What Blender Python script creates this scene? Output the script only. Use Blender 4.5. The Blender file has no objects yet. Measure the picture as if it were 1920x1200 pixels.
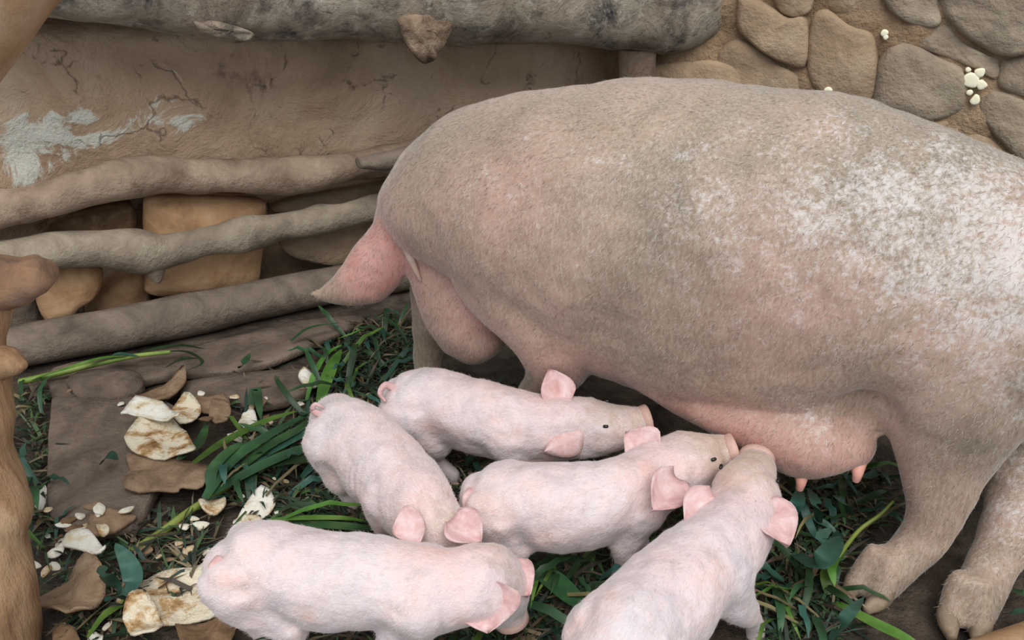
import bpy, bmesh, math, random
import numpy as np
from mathutils import Vector as V, Matrix, noise, Euler
from mathutils.bvhtree import BVHTree

# ------------------------------------------------------------------ camera, sky, light
scn = bpy.context.scene
COL = scn.collection
H, TH, F = 0.95, math.radians(27), 1650.0
cam_d = bpy.data.cameras.new('camera'); cam = bpy.data.objects.new('camera', cam_d); COL.objects.link(cam)
cam.location = (0, 0, H); cam.rotation_euler = (math.pi/2 - TH, 0, 0)
cam_d.sensor_width = 36; cam_d.lens = 36*F/1920; cam_d.clip_start = 0.02
scn.camera = cam
w = bpy.data.worlds.new('overcast_sky'); scn.world = w; w.use_nodes = True
bg = w.node_tree.nodes['Background']; bg.inputs[0].default_value = (0.86, 0.94, 1.0, 1); bg.inputs[1].default_value = 0.70
sd = bpy.data.lights.new('soft_sun', 'SUN'); sd.energy = 2.1; sd.angle = math.radians(45); sd.color = (1, 0.97, 0.92)
so = bpy.data.objects.new('soft_sun', sd); COL.objects.link(so); so.rotation_euler = Euler((math.radians(35), math.radians(4), 0))
scn.view_settings.view_transform = 'Standard'; scn.view_settings.look = 'None'
scn.view_settings.gamma = 1; scn.view_settings.exposure = 0.14; scn.view_settings.use_curve_mapping = False
random.seed(7)

# ------------------------------------------------------------------ pixel -> place helpers
SN, CS = math.sin(TH), math.cos(TH)
def ray(u, v):
    a, b = (u-960)/F, (600-v)/F
    return V((a, CS+b*SN, -SN+b*CS))
O = V((0, 0, H))
def pz(u, v, z=0.0):
    d = ray(u, v); return O + d*((z-H)/d.z)
def py(u, v, y):
    d = ray(u, v); return O + d*(y/d.y)
def ppl(u, v, p, n):
    d = ray(u, v); return O + d*((p-O).dot(n)/d.dot(n))

# ------------------------------------------------------------------ materials
def lin(c):
    return tuple(((x/255)/12.92 if x/255 <= .04045 else ((x/255+.055)/1.055)**2.4) for x in c)
def newmat(name):
    m = bpy.data.materials.new(name); m.use_nodes = True
    nt = m.node_tree; b = nt.nodes['Principled BSDF']
    return m, nt, b
def nd(nt, t, **k):
    n = nt.nodes.new(t)
    for a, v in k.items(): setattr(n, a, v)
    return n
def coords(nt, scale=(1, 1, 1), kind='Object'):
    t = nd(nt, 'ShaderNodeTexCoord'); m = nd(nt, 'ShaderNodeMapping'); m.inputs['Scale'].default_value = scale
    nt.links.new(t.outputs[kind], m.inputs[0]); return m.outputs[0]
def noise_n(nt, vec, scale, detail=5, rough=.6, dist=0):
    n = nd(nt, 'ShaderNodeTexNoise'); n.inputs['Scale'].default_value = scale; n.inputs['Detail'].default_value = detail
    n.inputs['Roughness'].default_value = rough; n.inputs['Distortion'].default_value = dist
    nt.links.new(vec, n.inputs['Vector']); return n.outputs['Fac']
def ramp(nt, fac, stops):
    r = nd(nt, 'ShaderNodeValToRGB'); e = r.color_ramp.elements
    while len(e) < len(stops): e.new(0.5)
    for i, (p, c) in enumerate(stops):
        e[i].position = p; e[i].color = (*c, 1) if len(c) == 3 else c
    nt.links.new(fac, r.inputs[0]); return r.outputs[0]
def mix(nt, fac, a, b, blend='MIX'):
    n = nd(nt, 'ShaderNodeMix', data_type='RGBA', blend_type=blend)
    for s, x in ((n.inputs[0], fac), (n.inputs[6], a), (n.inputs[7], b)):
        if hasattr(x, 'links') or isinstance(x, bpy.types.NodeSocket): nt.links.new(x, s)
        else: s.default_value = x if isinstance(x, (int, float)) else (*x, 1)
    return n.outputs[2]
def math_n(nt, op, a, b=0.0, clamp=False):
    n = nd(nt, 'ShaderNodeMath', operation=op, use_clamp=clamp)
    for s, x in ((n.inputs[0], a), (n.inputs[1], b)):
        if isinstance(x, bpy.types.NodeSocket): nt.links.new(x, s)
        else: s.default_value = x
    return n.outputs[0]
def bump(nt, b, h, strength, dist=.01, prev=None):
    n = nd(nt, 'ShaderNodeBump'); n.inputs['Strength'].default_value = strength; n.inputs['Distance'].default_value = dist
    nt.links.new(h, n.inputs['Height'])
    if prev is not None: nt.links.new(prev, n.inputs['Normal'])
    nt.links.new(n.outputs[0], b.inputs['Normal']); return n.outputs[0]
def attr(nt, name):
    a = nd(nt, 'ShaderNodeAttribute'); a.attribute_name = name
    s = nd(nt, 'ShaderNodeSeparateColor'); nt.links.new(a.outputs['Color'], s.inputs[0]); return s.outputs
def simple(name, cols, scale=8, detail=6, rough=.85, bs=.5, bscale=60, bdist=.006, stretch=(1, 1, 1), rand=0.0, spec=.25, dist=.5, pos=None):
    m, nt, b = newmat(name)
    vec = coords(nt, stretch)
    n = noise_n(nt, vec, scale, detail, .65, dist)
    k = len(cols); pos = pos or [(.32 + .36*i/(k-1) if k > 1 else .5) for i in range(k)]
    c = ramp(nt, n, [(pos[i], lin(cols[i])) for i in range(k)])
    if rand:
        oi = nd(nt, 'ShaderNodeObjectInfo')
        hs = nd(nt, 'ShaderNodeHueSaturation'); nt.links.new(c, hs.inputs['Color'])
        nt.links.new(math_n(nt, 'ADD', math_n(nt, 'MULTIPLY', oi.outputs['Random'], 2*rand), 1-rand), hs.inputs['Value'])
        c = hs.outputs[0]
    nt.links.new(c, b.inputs['Base Color']); b.inputs['Roughness'].default_value = rough
    b.inputs['Specular IOR Level'].default_value = spec
    bump(nt, b, noise_n(nt, vec, bscale, 5, .7), bs, bdist)
    return m

M = {}
M['soil'] = simple('soil', [(46, 39, 34), (80, 69, 60), (114, 101, 90)], 9, 9, .9, .9, 45, .02)
M['slab'] = simple('slab_stone', [(82, 70, 62), (116, 100, 88), (140, 123, 109)], 9, 9, .92, .8, 60, .010)
M['stone'] = simple('wall_stone', [(136, 114, 92), (166, 142, 117), (182, 160, 136)], 5, 8, .92, .7, 38, .012, rand=.10)
M['stone_grey'] = simple('wall_stone_grey', [(130, 115, 100), (160, 143, 124), (178, 163, 144)], 6, 8, .92, .8, 40, .012, rand=.08)
M['mortar'] = simple('mud_mortar', [(128, 104, 80), (158, 132, 105), (174, 149, 121)], 6, 8, .95, .9, 40, .02)
M['clay'] = simple('clay_stone', [(160, 122, 88), (198, 158, 120), (212, 178, 142)], 9, 7, .9, .5, 50, .008, rand=.08)
M['rail'] = simple('weathered_rail', [(118, 98, 82), (156, 134, 116), (182, 160, 140)], 9, 9, .85, .8, 45, .010, (1, 1, 1))
M['rail2'] = simple('weathered_rail_grey', [(110, 98, 86), (146, 132, 116), (172, 158, 140)], 9, 9, .85, .8, 45, .010)
M['sill'] = simple('weathered_sill', [(92, 80, 72), (122, 108, 96), (144, 130, 116)], 9, 9, .9, .8, 45, .010)
M['post'] = simple('warm_post', [(104, 76, 54), (150, 116, 86), (178, 148, 116)], 16, 8, .85, .9, 50, .008, (1, 1, .2))
M['pole'] = simple('peeled_pole', [(126, 94, 64), (164, 130, 98), (180, 158, 134)], 9, 7, .75, .6, 40, .005, (1, 1, .3))
M['cut'] = simple('cut_wood', [(100, 78, 66), (146, 112, 86), (112, 96, 90)], 14, 6, .85, .5, 60, .006)
M['husk'] = simple('pale_husk', [(122, 84, 50), (190, 156, 112), (224, 212, 188)], 26, 9, .8, .9, 45, .010, rand=.08, dist=.2, pos=[.34, .44, .52])
M['husk_white'] = simple('white_husk', [(150, 116, 78), (214, 198, 168), (232, 228, 216)], 24, 8, .75, .7, 50, .008, rand=.05, dist=.2, pos=[.3, .4, .5])
M['husk_brown'] = simple('brown_husk', [(108, 86, 66), (148, 122, 98), (172, 148, 122)], 16, 8, .85, .8, 50, .008, rand=.1)
M['bark_flap'] = simple('bark_flap', [(92, 74, 60), (142, 120, 100), (168, 148, 126)], 30, 8, .9, .9, 50, .010)
M['hoof'] = simple('hoof', [(118, 102, 86), (150, 132, 112), (166, 148, 128)], 30, 5, .6, .3, 60, .003)
M['phoof'] = simple('piglet_hoof', [(150, 126, 104), (180, 158, 134), (190, 172, 150)], 30, 5, .6, .3, 60, .003)
M['eye'] = simple('eye', [(20, 16, 16), (26, 22, 22)], 5, 2, .15, 0, 10, spec=.6)
M['fleck'] = simple('sun_fleck_paint', [(250, 240, 205), (254, 250, 230)], 20, 3, .8, .2, 80, .003)  # near-white cream colour imitating sun flecks
M['husk_dark'] = simple('dark_rotten_scrap', [(80, 60, 44), (120, 94, 70), (150, 124, 96)], 20, 6, .9, .6, 60, .006, rand=.15)

def plant_mat(name, cols, rand=.25):
    m, nt, b = newmat(name)
    vec = coords(nt, (1, 1, 1)); n = noise_n(nt, vec, 14, 3)
    c = ramp(nt, n, [(.3, lin(cols[0])), (.55, lin(cols[1])), (.75, lin(cols[2]))])
    oi = nd(nt, 'ShaderNodeObjectInfo'); hs = nd(nt, 'ShaderNodeHueSaturation')
    nt.links.new(c, hs.inputs['Color'])
    nt.links.new(math_n(nt, 'ADD', math_n(nt, 'MULTIPLY', oi.outputs['Random'], 2*rand), 1-rand), hs.inputs['Value'])
    nt.links.new(math_n(nt, 'ADD', math_n(nt, 'MULTIPLY', oi.outputs['Random'], .05), .475), hs.inputs['Hue'])
    nt.links.new(hs.outputs[0], b.inputs['Base Color']); b.inputs['Roughness'].default_value = .45
    b.inputs['Specular IOR Level'].default_value = .4
    return m
M['leaf'] = plant_mat('green_leaf', [(28, 50, 30), (44, 74, 42), (70, 100, 60)], .35)
M['leaf_blue'] = plant_mat('bluish_leaf', [(32, 62, 52), (52, 88, 74), (84, 118, 104)], .35)
M['leaf_bright'] = plant_mat('bright_leaf', [(52, 86, 32), (80, 116, 46), (112, 142, 70)], .3)
M['stalk'] = plant_mat('green_stalk', [(92, 120, 50), (130, 152, 72), (150, 164, 90)], .1)
M['straw'] = plant_mat('dry_straw', [(88, 80, 56), (118, 106, 78), (142, 128, 96)], .25)
# cut grass litter: colour per strand
m, nt, b = newmat('grass_litter'); a = nd(nt, 'ShaderNodeAttribute'); a.attribute_name = 'tint'
nt.links.new(a.outputs['Color'], b.inputs['Base Color']); b.inputs['Roughness'].default_value = .55; M['litter'] = m
m, nt, b = newmat('bristle'); a = nd(nt, 'ShaderNodeAttribute'); a.attribute_name = 'tint'
nt.links.new(a.outputs['Color'], b.inputs['Base Color']); b.inputs['Roughness'].default_value = .5; M['bristle'] = m

# mouldy bark of the top log
m, nt, b = newmat('mouldy_bark')
vec = coords(nt, (1, 1, 1)); n1 = noise_n(nt, vec, 9, 9, .7, 1.2); n2 = noise_n(nt, vec, 38, 6, .7); n3 = noise_n(nt, vec, 5, 4, .6)
c = ramp(nt, n1, [(.34, lin((58, 58, 62))), (.43, lin((122, 114, 104))), (.54, lin((170, 158, 140))), (.7, lin((192, 182, 166)))])
c = mix(nt, ramp(nt, n2, [(.54, (0, 0, 0)), (.66, (.9, .9, .9))]), c, lin((200, 192, 178)))
c = mix(nt, ramp(nt, n2, [(.32, (.8, .8, .8)), (.42, (0, 0, 0))]), c, lin((70, 66, 64)))
c = mix(nt, ramp(nt, n3, [(.45, (0, 0, 0)), (.65, (.5, .5, .5))]), c, lin((168, 142, 118)))
nt.links.new(c, b.inputs['Base Color']); b.inputs['Roughness'].default_value = .9
bump(nt, b, n2, .9, .012, bump(nt, b, n1, .8, .03)); M['bark'] = m

# mud plaster of the left wall, with an old whitewash patch and purple-brown stains
m, nt, b = newmat('mud_plaster')
vec = coords(nt); n1 = noise_n(nt, vec, 4, 9, .65, .6); n2 = noise_n(nt, vec, 30, 6, .7); n3 = noise_n(nt, vec, 9, 7, .7, .8)
c = ramp(nt, n1, [(.3, lin((156, 128, 104))), (.5, lin((186, 158, 132))), (.68, lin((200, 176, 152)))])
at = attr(nt, 'mask')
wf = math_n(nt, 'MULTIPLY', at[0], 1.0); wf = math_n(nt, 'ADD', wf, math_n(nt, 'MULTIPLY', math_n(nt, 'SUBTRACT', n3, .5), 4.2))
c = mix(nt, ramp(nt, wf, [(.62, (0, 0, 0)), (.85, (.85, .85, .85))]), c, lin((222, 224, 212)))
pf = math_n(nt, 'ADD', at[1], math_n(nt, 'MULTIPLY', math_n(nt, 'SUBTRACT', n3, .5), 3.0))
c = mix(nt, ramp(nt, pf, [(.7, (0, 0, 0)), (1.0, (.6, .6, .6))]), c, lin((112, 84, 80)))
vo = nd(nt, 'ShaderNodeTexVoronoi', feature='DISTANCE_TO_EDGE'); vo.inputs['Scale'].default_value = 5
vd = nd(nt, 'ShaderNodeVectorMath', operation='ADD'); nz_ = nd(nt, 'ShaderNodeTexNoise'); nz_.inputs['Scale'].default_value = 7; nz_.inputs['Detail'].default_value = 5; nt.links.new(vec, nz_.inputs['Vector']); nt.links.new(vec, vd.inputs[0])
vs_ = nd(nt, 'ShaderNodeVectorMath', operation='SCALE'); vs_.inputs['Scale'].default_value = .25; nt.links.new(nz_.outputs['Color'], vs_.inputs[0]); nt.links.new(vs_.outputs[0], vd.inputs[1]); nt.links.new(vd.outputs[0], vo.inputs['Vector'])
ck = math_n(nt, 'MULTIPLY', ramp(nt, vo.outputs['Distance'], [(.004, (1, 1, 1)), (.02, (0, 0, 0))]), ramp(nt, n3, [(.5, (0, 0, 0)), (.58, (1, 1, 1))]))
c = mix(nt, math_n(nt, 'MULTIPLY', ck, .65), c, lin((84, 64, 52)))
nt.links.new(c, b.inputs['Base Color']); b.inputs['Roughness'].default_value = .95
bump(nt, b, n2, .6, .012, bump(nt, b, n3, .7, .03)); M['plaster'] = m

# sow hide : mask r = pink skin, g = pale flaky dust, b = dark dirt
m, nt, b = newmat('sow_hide')
vec = coords(nt); n1 = noise_n(nt, vec, 5, 7, .6, .4); n2 = noise_n(nt, vec, 120, 4, .75); n3 = noise_n(nt, vec, 16, 6, .7)
n4 = noise_n(nt, coords(nt, (1, 1, .25)), 220, 3, .7)
c = ramp(nt, n1, [(.34, lin((126, 114, 98))), (.45, lin((146, 128, 109))), (.54, lin((162, 138, 120))), (.64, lin((182, 152, 136)))])
c = mix(nt, ramp(nt, n4, [(.4, (0, 0, 0)), (.65, (.45, .45, .45))]), c, lin((196, 182, 166)))
c = mix(nt, ramp(nt, n3, [(.3, (.4, .4, .4)), (.45, (0, 0, 0))]), c, lin((128, 116, 102)))
at = attr(nt, 'mask')
c = mix(nt, math_n(nt, 'MULTIPLY', at[0], .85, True), c, ramp(nt, n3, [(.35, lin((202, 136, 128))), (.65, lin((226, 170, 164)))]))
df = math_n(nt, 'ADD', at[1], math_n(nt, 'ADD', math_n(nt, 'MULTIPLY', math_n(nt, 'SUBTRACT', n2, .5), 2.2), math_n(nt, 'MULTIPLY', math_n(nt, 'SUBTRACT', n3, .5), 1.6)))
c = mix(nt, ramp(nt, df, [(.45, (0, 0, 0)), (.95, (.75, .75, .75))]), c, lin((216, 208, 206)))
c = mix(nt, math_n(nt, 'MULTIPLY', at[2], .75, True), c, lin((112, 98, 86)))
nt.links.new(c, b.inputs['Base Color']); b.inputs['Roughness'].default_value = .62
b.inputs['Subsurface Weight'].default_value = .08; b.inputs['Subsurface Radius'].default_value = (.02, .008, .005); b.inputs['Subsurface Scale'].default_value = .3
b.inputs['Sheen Weight'].default_value = .5; b.inputs['Sheen Roughness'].default_value = .35
bump(nt, b, n4, .35, .004, bump(nt, b, n3, .2, .008)); M['sow'] = m

# piglet skin : r = pink, g = white bloom, b = tan dirt
m, nt, b = newmat('piglet_skin')
vec = coords(nt); n1 = noise_n(nt, vec, 13, 5, .6, .3); n2 = noise_n(nt, vec, 160, 3, .7); n3 = noise_n(nt, vec, 40, 5, .65)
c = ramp(nt, n1, [(.34, lin((202, 194, 200))), (.48, lin((220, 207, 210))), (.6, lin((226, 204, 202))), (.7, lin((226, 190, 182)))])
at = attr(nt, 'mask')
c = mix(nt, math_n(nt, 'MULTIPLY', at[0], .6, True), c, lin((228, 172, 164)))
tf = math_n(nt, 'ADD', at[2], math_n(nt, 'MULTIPLY', math_n(nt, 'SUBTRACT', n3, .5), 1.2))
c = mix(nt, ramp(nt, tf, [(.35, (0, 0, 0)), (.85, (.75, .75, .75))]), c, lin((184, 156, 128)))
c = mix(nt, ramp(nt, n3, [(.54, (0, 0, 0)), (.7, (.55, .55, .55))]), c, lin((188, 172, 172)))
nt.links.new(c, b.inputs['Base Color']); b.inputs['Roughness'].default_value = .55
b.inputs['Subsurface Weight'].default_value = .06; b.inputs['Subsurface Radius'].default_value = (.012, .004, .003); b.inputs['Subsurface Scale'].default_value = .4
b.inputs['Sheen Weight'].default_value = .35; b.inputs['Sheen Roughness'].default_value = .35
bump(nt, b, n2, .35, .003, bump(nt, b, n3, .25, .005)); M['piglet'] = m
M['pig_ear'] = simple('piglet_ear_skin', [(196, 150, 148), (216, 180, 178), (228, 206, 206)], 34, 6, .6, .5, 80, .004)
M['pig_snout'] = simple('piglet_snout_skin', [(192, 154, 142), (212, 178, 166)], 30, 4, .5, .25, 80, .002)
M['vulva'] = simple('swollen_pink_skin', [(206, 140, 134), (222, 160, 158), (204, 168, 150)], 14, 5, .55, .3, 60, .004)
M['teat'] = simple('teat_skin', [(224, 158, 142), (232, 176, 160)], 30, 4, .5, .2, 80, .002)
M['sow_tail'] = simple('sow_tail_skin', [(178, 150, 134), (204, 180, 164)], 20, 4, .6, .3, 80, .003)

# ------------------------------------------------------------------ object helpers
def link(name, me, mat=None, parent=None, loc=None):
    o = bpy.data.objects.new(name, me); COL.objects.link(o)
    if mat is not None and me is not None: me.materials.append(mat)
    if parent is not None: o.parent = parent
    if loc is not None: o.location = loc
    return o
def tag(o, label, cat, group=None):
    o['label'] = label; o['category'] = cat
    if group: o['group'] = group
    return o
def struct(o): o['kind'] = 'structure'; return o
def thing(name, label, cat, loc, group=None):
    return tag(link(name, None, loc=loc), label, cat, group)
def from_bm(bm, name, smooth=True, base=None):
    bmesh.ops.recalc_face_normals(bm, faces=bm.faces)
    me = bpy.data.meshes.new(name)
    if base is not None: bmesh.ops.translate(bm, verts=bm.verts, vec=-V(base))
    bm.to_mesh(me); bm.free()
    if smooth: me.polygons.foreach_set('use_smooth', [True]*len(me.polygons))
    return me
def crom(pts, n):
    """Catmull-Rom through rows of numbers, n steps per span"""
    P = [np.array(p, float) for p in pts]; P = [2*P[0]-P[1]] + P + [2*P[-1]-P[-2]]
    out = []
    for i in range(1, len(P)-2):
        for k in range(n):
            t = k/n; a, b, c, d = P[i-1], P[i], P[i+1], P[i+2]
            out.append(.5*((2*b)+(-a+c)*t+(2*a-5*b+4*c-d)*t*t+(-a+3*b-3*c+d)*t**3))
    out.append(P[-2]); return out
def tube(bm, rows, seg=16, n=4, rough=0.0, rs=20, cap=.6, up=V((0, 0, 1)), flat_ends=False, seed=0):
    """closed tube through rows (x,y,z,r_vert,r_side); rounded caps; optional noisy surface"""
    R = crom(rows, n) if n > 1 else [np.array(r, float) for r in rows]
    C = [V(r[:3]) for r in R]; rv = [max(r[3], .0008) for r in R]; rw = [max(r[4], .0008) for r in R]
    T = [(C[min(i+1, len(C)-1)]-C[max(i-1, 0)]).normalized() for i in range(len(C))]
    fr = []
    L0 = None
    for t in T:
        L = up.cross(t)
        if L.length < .25: L = (L0 - t*L0.dot(t)) if L0 is not None else V((1, 0, 0)).cross(t) if abs(t.x) < .9 else V((0, 1, 0)).cross(t)
        L.normalize(); L0 = L; fr.append((L, t.cross(L)))
    ringdefs = []
    if not flat_ends:
        for s in (.25, .62, .9): ringdefs.append((C[0]-T[0]*cap*rv[0]*math.sqrt(1-s*s), rv[0]*s, rw[0]*s, fr[0]))
    else: ringdefs.append((C[0], rv[0]*.5, rw[0]*.5, fr[0]))
    for i in range(len(C)): ringdefs.append((C[i], rv[i], rw[i], fr[i]))
    if not flat_ends:
        for s in (.9, .62, .25): ringdefs.append((C[-1]+T[-1]*cap*rv[-1]*math.sqrt(1-s*s), rv[-1]*s, rw[-1]*s, fr[-1]))
    else: ringdefs.append((C[-1], rv[-1]*.5, rw[-1]*.5, fr[-1]))
    rings = []
    for c, a, b_, (L, U) in ringdefs:
        ring = []
        for k in range(seg):
            an = 2*math.pi*k/seg; d = L*math.cos(an)*b_ + U*math.sin(an)*a
            p = c + d
            if rough: p = p + d.normalized()*rough*(noise.noise(p*rs+V((seed, 0, 0)))+.5*noise.noise(p*rs*2.3+V((0, seed, 0))))
            ring.append(bm.verts.new(p))
        rings.append(ring)
    for i in range(len(rings)-1):
        for k in range(seg):
            bm.faces.new((rings[i][k], rings[i][(k+1) % seg], rings[i+1][(k+1) % seg], rings[i+1][k]))
    bm.faces.new(rings[0][::-1]); bm.faces.new(rings[-1])
def tube_obj(name, rows, mat, parent=None, base=None, **k):
    bm = bmesh.new(); tube(bm, rows, **k); return link(name, from_bm(bm, name, True, base), mat, parent)
def fuse(bm, name, voxel, smooth_it, base):
    """melt overlapping closed tubes into one continuous skin"""
    me = from_bm(bm, name, True, base); tmp = bpy.data.objects.new(name+'_tmp', me); COL.objects.link(tmp)
    r = tmp.modifiers.new('r', 'REMESH'); r.mode = 'VOXEL'; r.voxel_size = voxel; r.adaptivity = 0
    s = tmp.modifiers.new('s', 'SMOOTH'); s.factor = .5; s.iterations = smooth_it
    dg = bpy.context.evaluated_depsgraph_get(); dg.update()
    out = bpy.data.meshes.new_from_object(tmp.evaluated_get(dg)); out.name = name
    bpy.data.objects.remove(tmp); bpy.data.meshes.remove(me)
    out.materials.clear()
    out.polygons.foreach_set('use_smooth', [True]*len(out.polygons)); return out
def co_of(me):
    a = np.empty(len(me.vertices)*3); me.vertices.foreach_get('co', a); return a.reshape(-1, 3)
def set_mask(me, r, g, b):
    n = len(me.vertices); c = np.ones((n, 4)); c[:, 0] = np.clip(r, 0, 1); c[:, 1] = np.clip(g, 0, 1); c[:, 2] = np.clip(b, 0, 1)
    at = me.color_attributes.new('mask', 'FLOAT_COLOR', 'POINT'); at.data.foreach_set('color', c.ravel())
def blob(P, c, s, aniso=(1, 1, 1)):
    d = (P-np.array(c))/np.array(aniso); return np.exp(-(d**2).sum(1)/(2*s*s))
def hair(me, count, length, width, tang, lift, cols, seed, name='bristles'):
    """short bristles: one thin triangle each, grown over the skin"""
    rng = np.random.default_rng(seed); n = len(me.polygons)
    ar = np.empty(n); me.polygons.foreach_get('area', ar); nr = np.empty(n*3); me.polygons.foreach_get('normal', nr); nr = nr.reshape(-1, 3)
    ce = np.empty(n*3); me.polygons.foreach_get('center', ce); ce = ce.reshape(-1, 3)
    idx = rng.choice(n, count, p=ar/ar.sum()); N = nr[idx]; P = ce[idx]+rng.normal(0, 1, (count, 3))*np.sqrt(ar[idx])[:, None]*.5
    P -= N*((P-ce[idx])*N).sum(1)[:, None]
    t = np.array(tang)[None, :]+rng.normal(0, .35, (count, 3)); t -= N*(t*N).sum(1)[:, None]; t /= np.linalg.norm(t, axis=1)[:, None]+1e-6
    d = t+N*lift; d /= np.linalg.norm(d, axis=1)[:, None]; s = np.cross(N, t)
    ln = length*(.6+.8*rng.random(count))[:, None]
    v = np.stack([P-s*width, P+s*width, P+d*ln], 1).reshape(-1, 3)
    hm = bpy.data.meshes.new(name); hm.from_pydata(v.tolist(), [], np.arange(count*3).reshape(-1, 3).tolist())
    cl = np.array([lin(c) for c in cols])[rng.integers(0, len(cols), count)]; cl = np.repeat(np.c_[cl, np.ones(count)], 3, 0)
    hm.color_attributes.new('tint', 'FLOAT_COLOR', 'POINT').data.foreach_set('color', cl.ravel())
    return hm
def plate(outline, o, ex, ey, n, prof, rough=0.0, rs=14, warp=None, sub=3, seed=0, drop=.5):
    """closed solid over a closed outline [(a,b)...] in the plane (o,ex,ey), profile [(scale, height)...] from rim to middle"""
    pts = crom([outline[-1]]+list(outline)+[outline[0]], sub)[sub:-1] if sub > 1 else [np.array(p, float) for p in outline]
    pts = pts[:len(outline)*sub]
    c = sum(pts)/len(pts); bm = bmesh.new(); rings = []
    for s, h in prof:
        ring = []
        for p in pts:
            q = c+(p-c)*s; wpos = o+ex*q[0]+ey*q[1]; hh = h
            if warp: hh += warp(q[0], q[1])
            nz = rough*(noise.noise(wpos*rs+V((seed*3.1, 0, seed)))+.4*noise.noise(wpos*rs*2.7+V((0, seed, 0))))
            ring.append(bm.verts.new(wpos+n*(hh+nz)))
        rings.append(ring)
    k = len(pts)
    for i in range(len(rings)-1):
        for j in range(k): bm.faces.new((rings[i][j], rings[i][(j+1) % k], rings[i+1][(j+1) % k], rings[i+1][j]))
    bm.faces.new(rings[0][::-1]); bm.faces.new(rings[-1])
    return bm
X, Y, Z = V((1, 0, 0)), V((0, 1, 0)), V((0, 0, 1))
SLP = [(80, 690), (690, 580), (690, 640), (560, 745), (430, 750), (345, 840), (245, 990), (90, 970)]
def inpoly(p, poly):
    x, y = p; c = False; n = len(poly)
    for i in range(n):
        (xa, ya), (xb, yb) = poly[i], poly[i-1]
        if (ya > y) != (yb > y) and x < (xb-xa)*(y-ya)/(yb-ya)+xa: c = not c
    return c
def ground_plate(name, px, mat, th, prof=None, z0=0.0, rough=.004, rs=25, warp=None, parent=None, sub=3, seed=0, bed=False):
    """solid piece lying on the ground whose outline is given in photo pixels"""
    pts = [pz(u, v, z0+th) for u, v in px]; c = sum(pts, V())/len(pts); c.z = z0
    out = [(p.x-c.x, p.y-c.y) for p in pts]
    if not bed:
        prof = prof or [(.90, 0), (.98, th*.25), (1, th*.8), (.97, th), (.6, th*1.03), (.2, th*1.05)]
    bm = plate(out, V((0, 0, 0)), X, Y, Z, prof, rough, rs, warp, sub, seed)
    return link(name, from_bm(bm, name), mat, parent, c)
def husk(name, px, mat, label, cat='husk', curl=.02, th=.003, tilt=0.0, z0=.004, seed=0, group=None, rough=.011):
    """thin curled scrap, real thickness, lying on the litter"""
    g0 = pz(sum(q[0] for q in px)/len(px), sum(q[1] for q in px)/len(px), .02); z0 = support(g0.x, g0.y)
    zc = z0+abs(curl)*.4+.004
    pts = [pz(u, v, zc) for u, v in px]; c = sum(pts, V())/len(pts)
    rad = max((p-c).length for p in pts)
    an = seed*1.3
    def warp(x, y):
        a = (x*math.cos(an)+y*math.sin(an))/rad; b = (-x*math.sin(an)+y*math.cos(an))/rad
        return curl*(a*a)+tilt*b+rough*noise.noise(V((x*22, y*22, seed)))+.5*rough*noise.noise(V((x*60, y*60, seed)))
    c.z = 0
    pr = [(.15, 0), (.5, 0), (.8, 0), (1, 0), (1, th), (.8, th), (.5, th), (.15, th)]
    bm = plate([(p.x-c.x, p.y-c.y) for p in pts], V(), X, Y, Z, pr, 0, 10, warp, 3, seed)
    mz = min(v.co.z for v in bm.verts); bmesh.ops.translate(bm, verts=bm.verts, vec=(0, 0, z0-mz))
    o = tag(link(name, from_bm(bm, name), mat, None, c), label, cat, group); settle(o); return o
def blade_bm(bm, P, wd, fold=.25, taper=1.0):
    """leaf blade: ribbon with folded mid rib"""
    n = len(P); rows = []
    for i, p in enumerate(P):
        t = (P[min(i+1, n-1)]-P[max(i-1, 0)]).normalized(); s = t.cross(Z)
        if s.length < .05: s = X.copy()
        s.normalize(); u = s.cross(t); f = i/(n-1)
        wv = wd*(math.sin(math.pi*min(1, .12+f*.88*taper))**.6 if taper else 1)
        if i == n-1 and taper: wv = wd*.03
        rows.append([bm.verts.new(p-s*wv+u*wv*fold), bm.verts.new(p), bm.verts.new(p+s*wv+u*wv*fold)])
    for i in range(n-1):
        for j in (0, 1): bm.faces.new((rows[i][j], rows[i][j+1], rows[i+1][j+1], rows[i+1][j]))
    return rows
def leaf(px, wd, mat, label, name='grass_leaf', cat='leaf', group=None, z=(.012, .03), n=4, parent=None, base=None):
    k = len(px); sup = [support(*pz(u, v, .02).xy) for u, v in px]
    pts = [pz(u, v, sup[i]+z[0]+(z[1]-z[0])*math.sin(math.pi*i/(k-1)*.8)) for i, (u, v) in enumerate(px)]
    P = [V(p) for p in crom(pts, n)]; b0 = V(base) if base is not None else P[0].copy()
    bm = bmesh.new(); blade_bm(bm, [p-b0 for p in P], wd)
    o = link(name, from_bm(bm, name), mat, parent, None if parent else b0)
    if not parent: tag(o, label, cat, group)
    return o

# ------------------------------------------------------------------ the setting: floor
bm = bmesh.new(); nx, ny = 110, 90; x0, x1, y0, y1 = -1.9, 2.1, .1, 3.0
gv = [[bm.verts.new((x0+(x1-x0)*i/nx, y0+(y1-y0)*j/ny, 0)) for i in range(nx+1)] for j in range(ny+1)]
for r in gv:
    for v_ in r:
        v_.co.z = -.004+.006*noise.noise(v_.co*9)+.004*noise.noise(v_.co*25)
for j in range(ny):
    for i in range(nx): bm.faces.new((gv[j][i], gv[j][i+1], gv[j+1][i+1], gv[j+1][i]))
floor = struct(link('floor', from_bm(bm, 'floor'), M['soil']))
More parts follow.
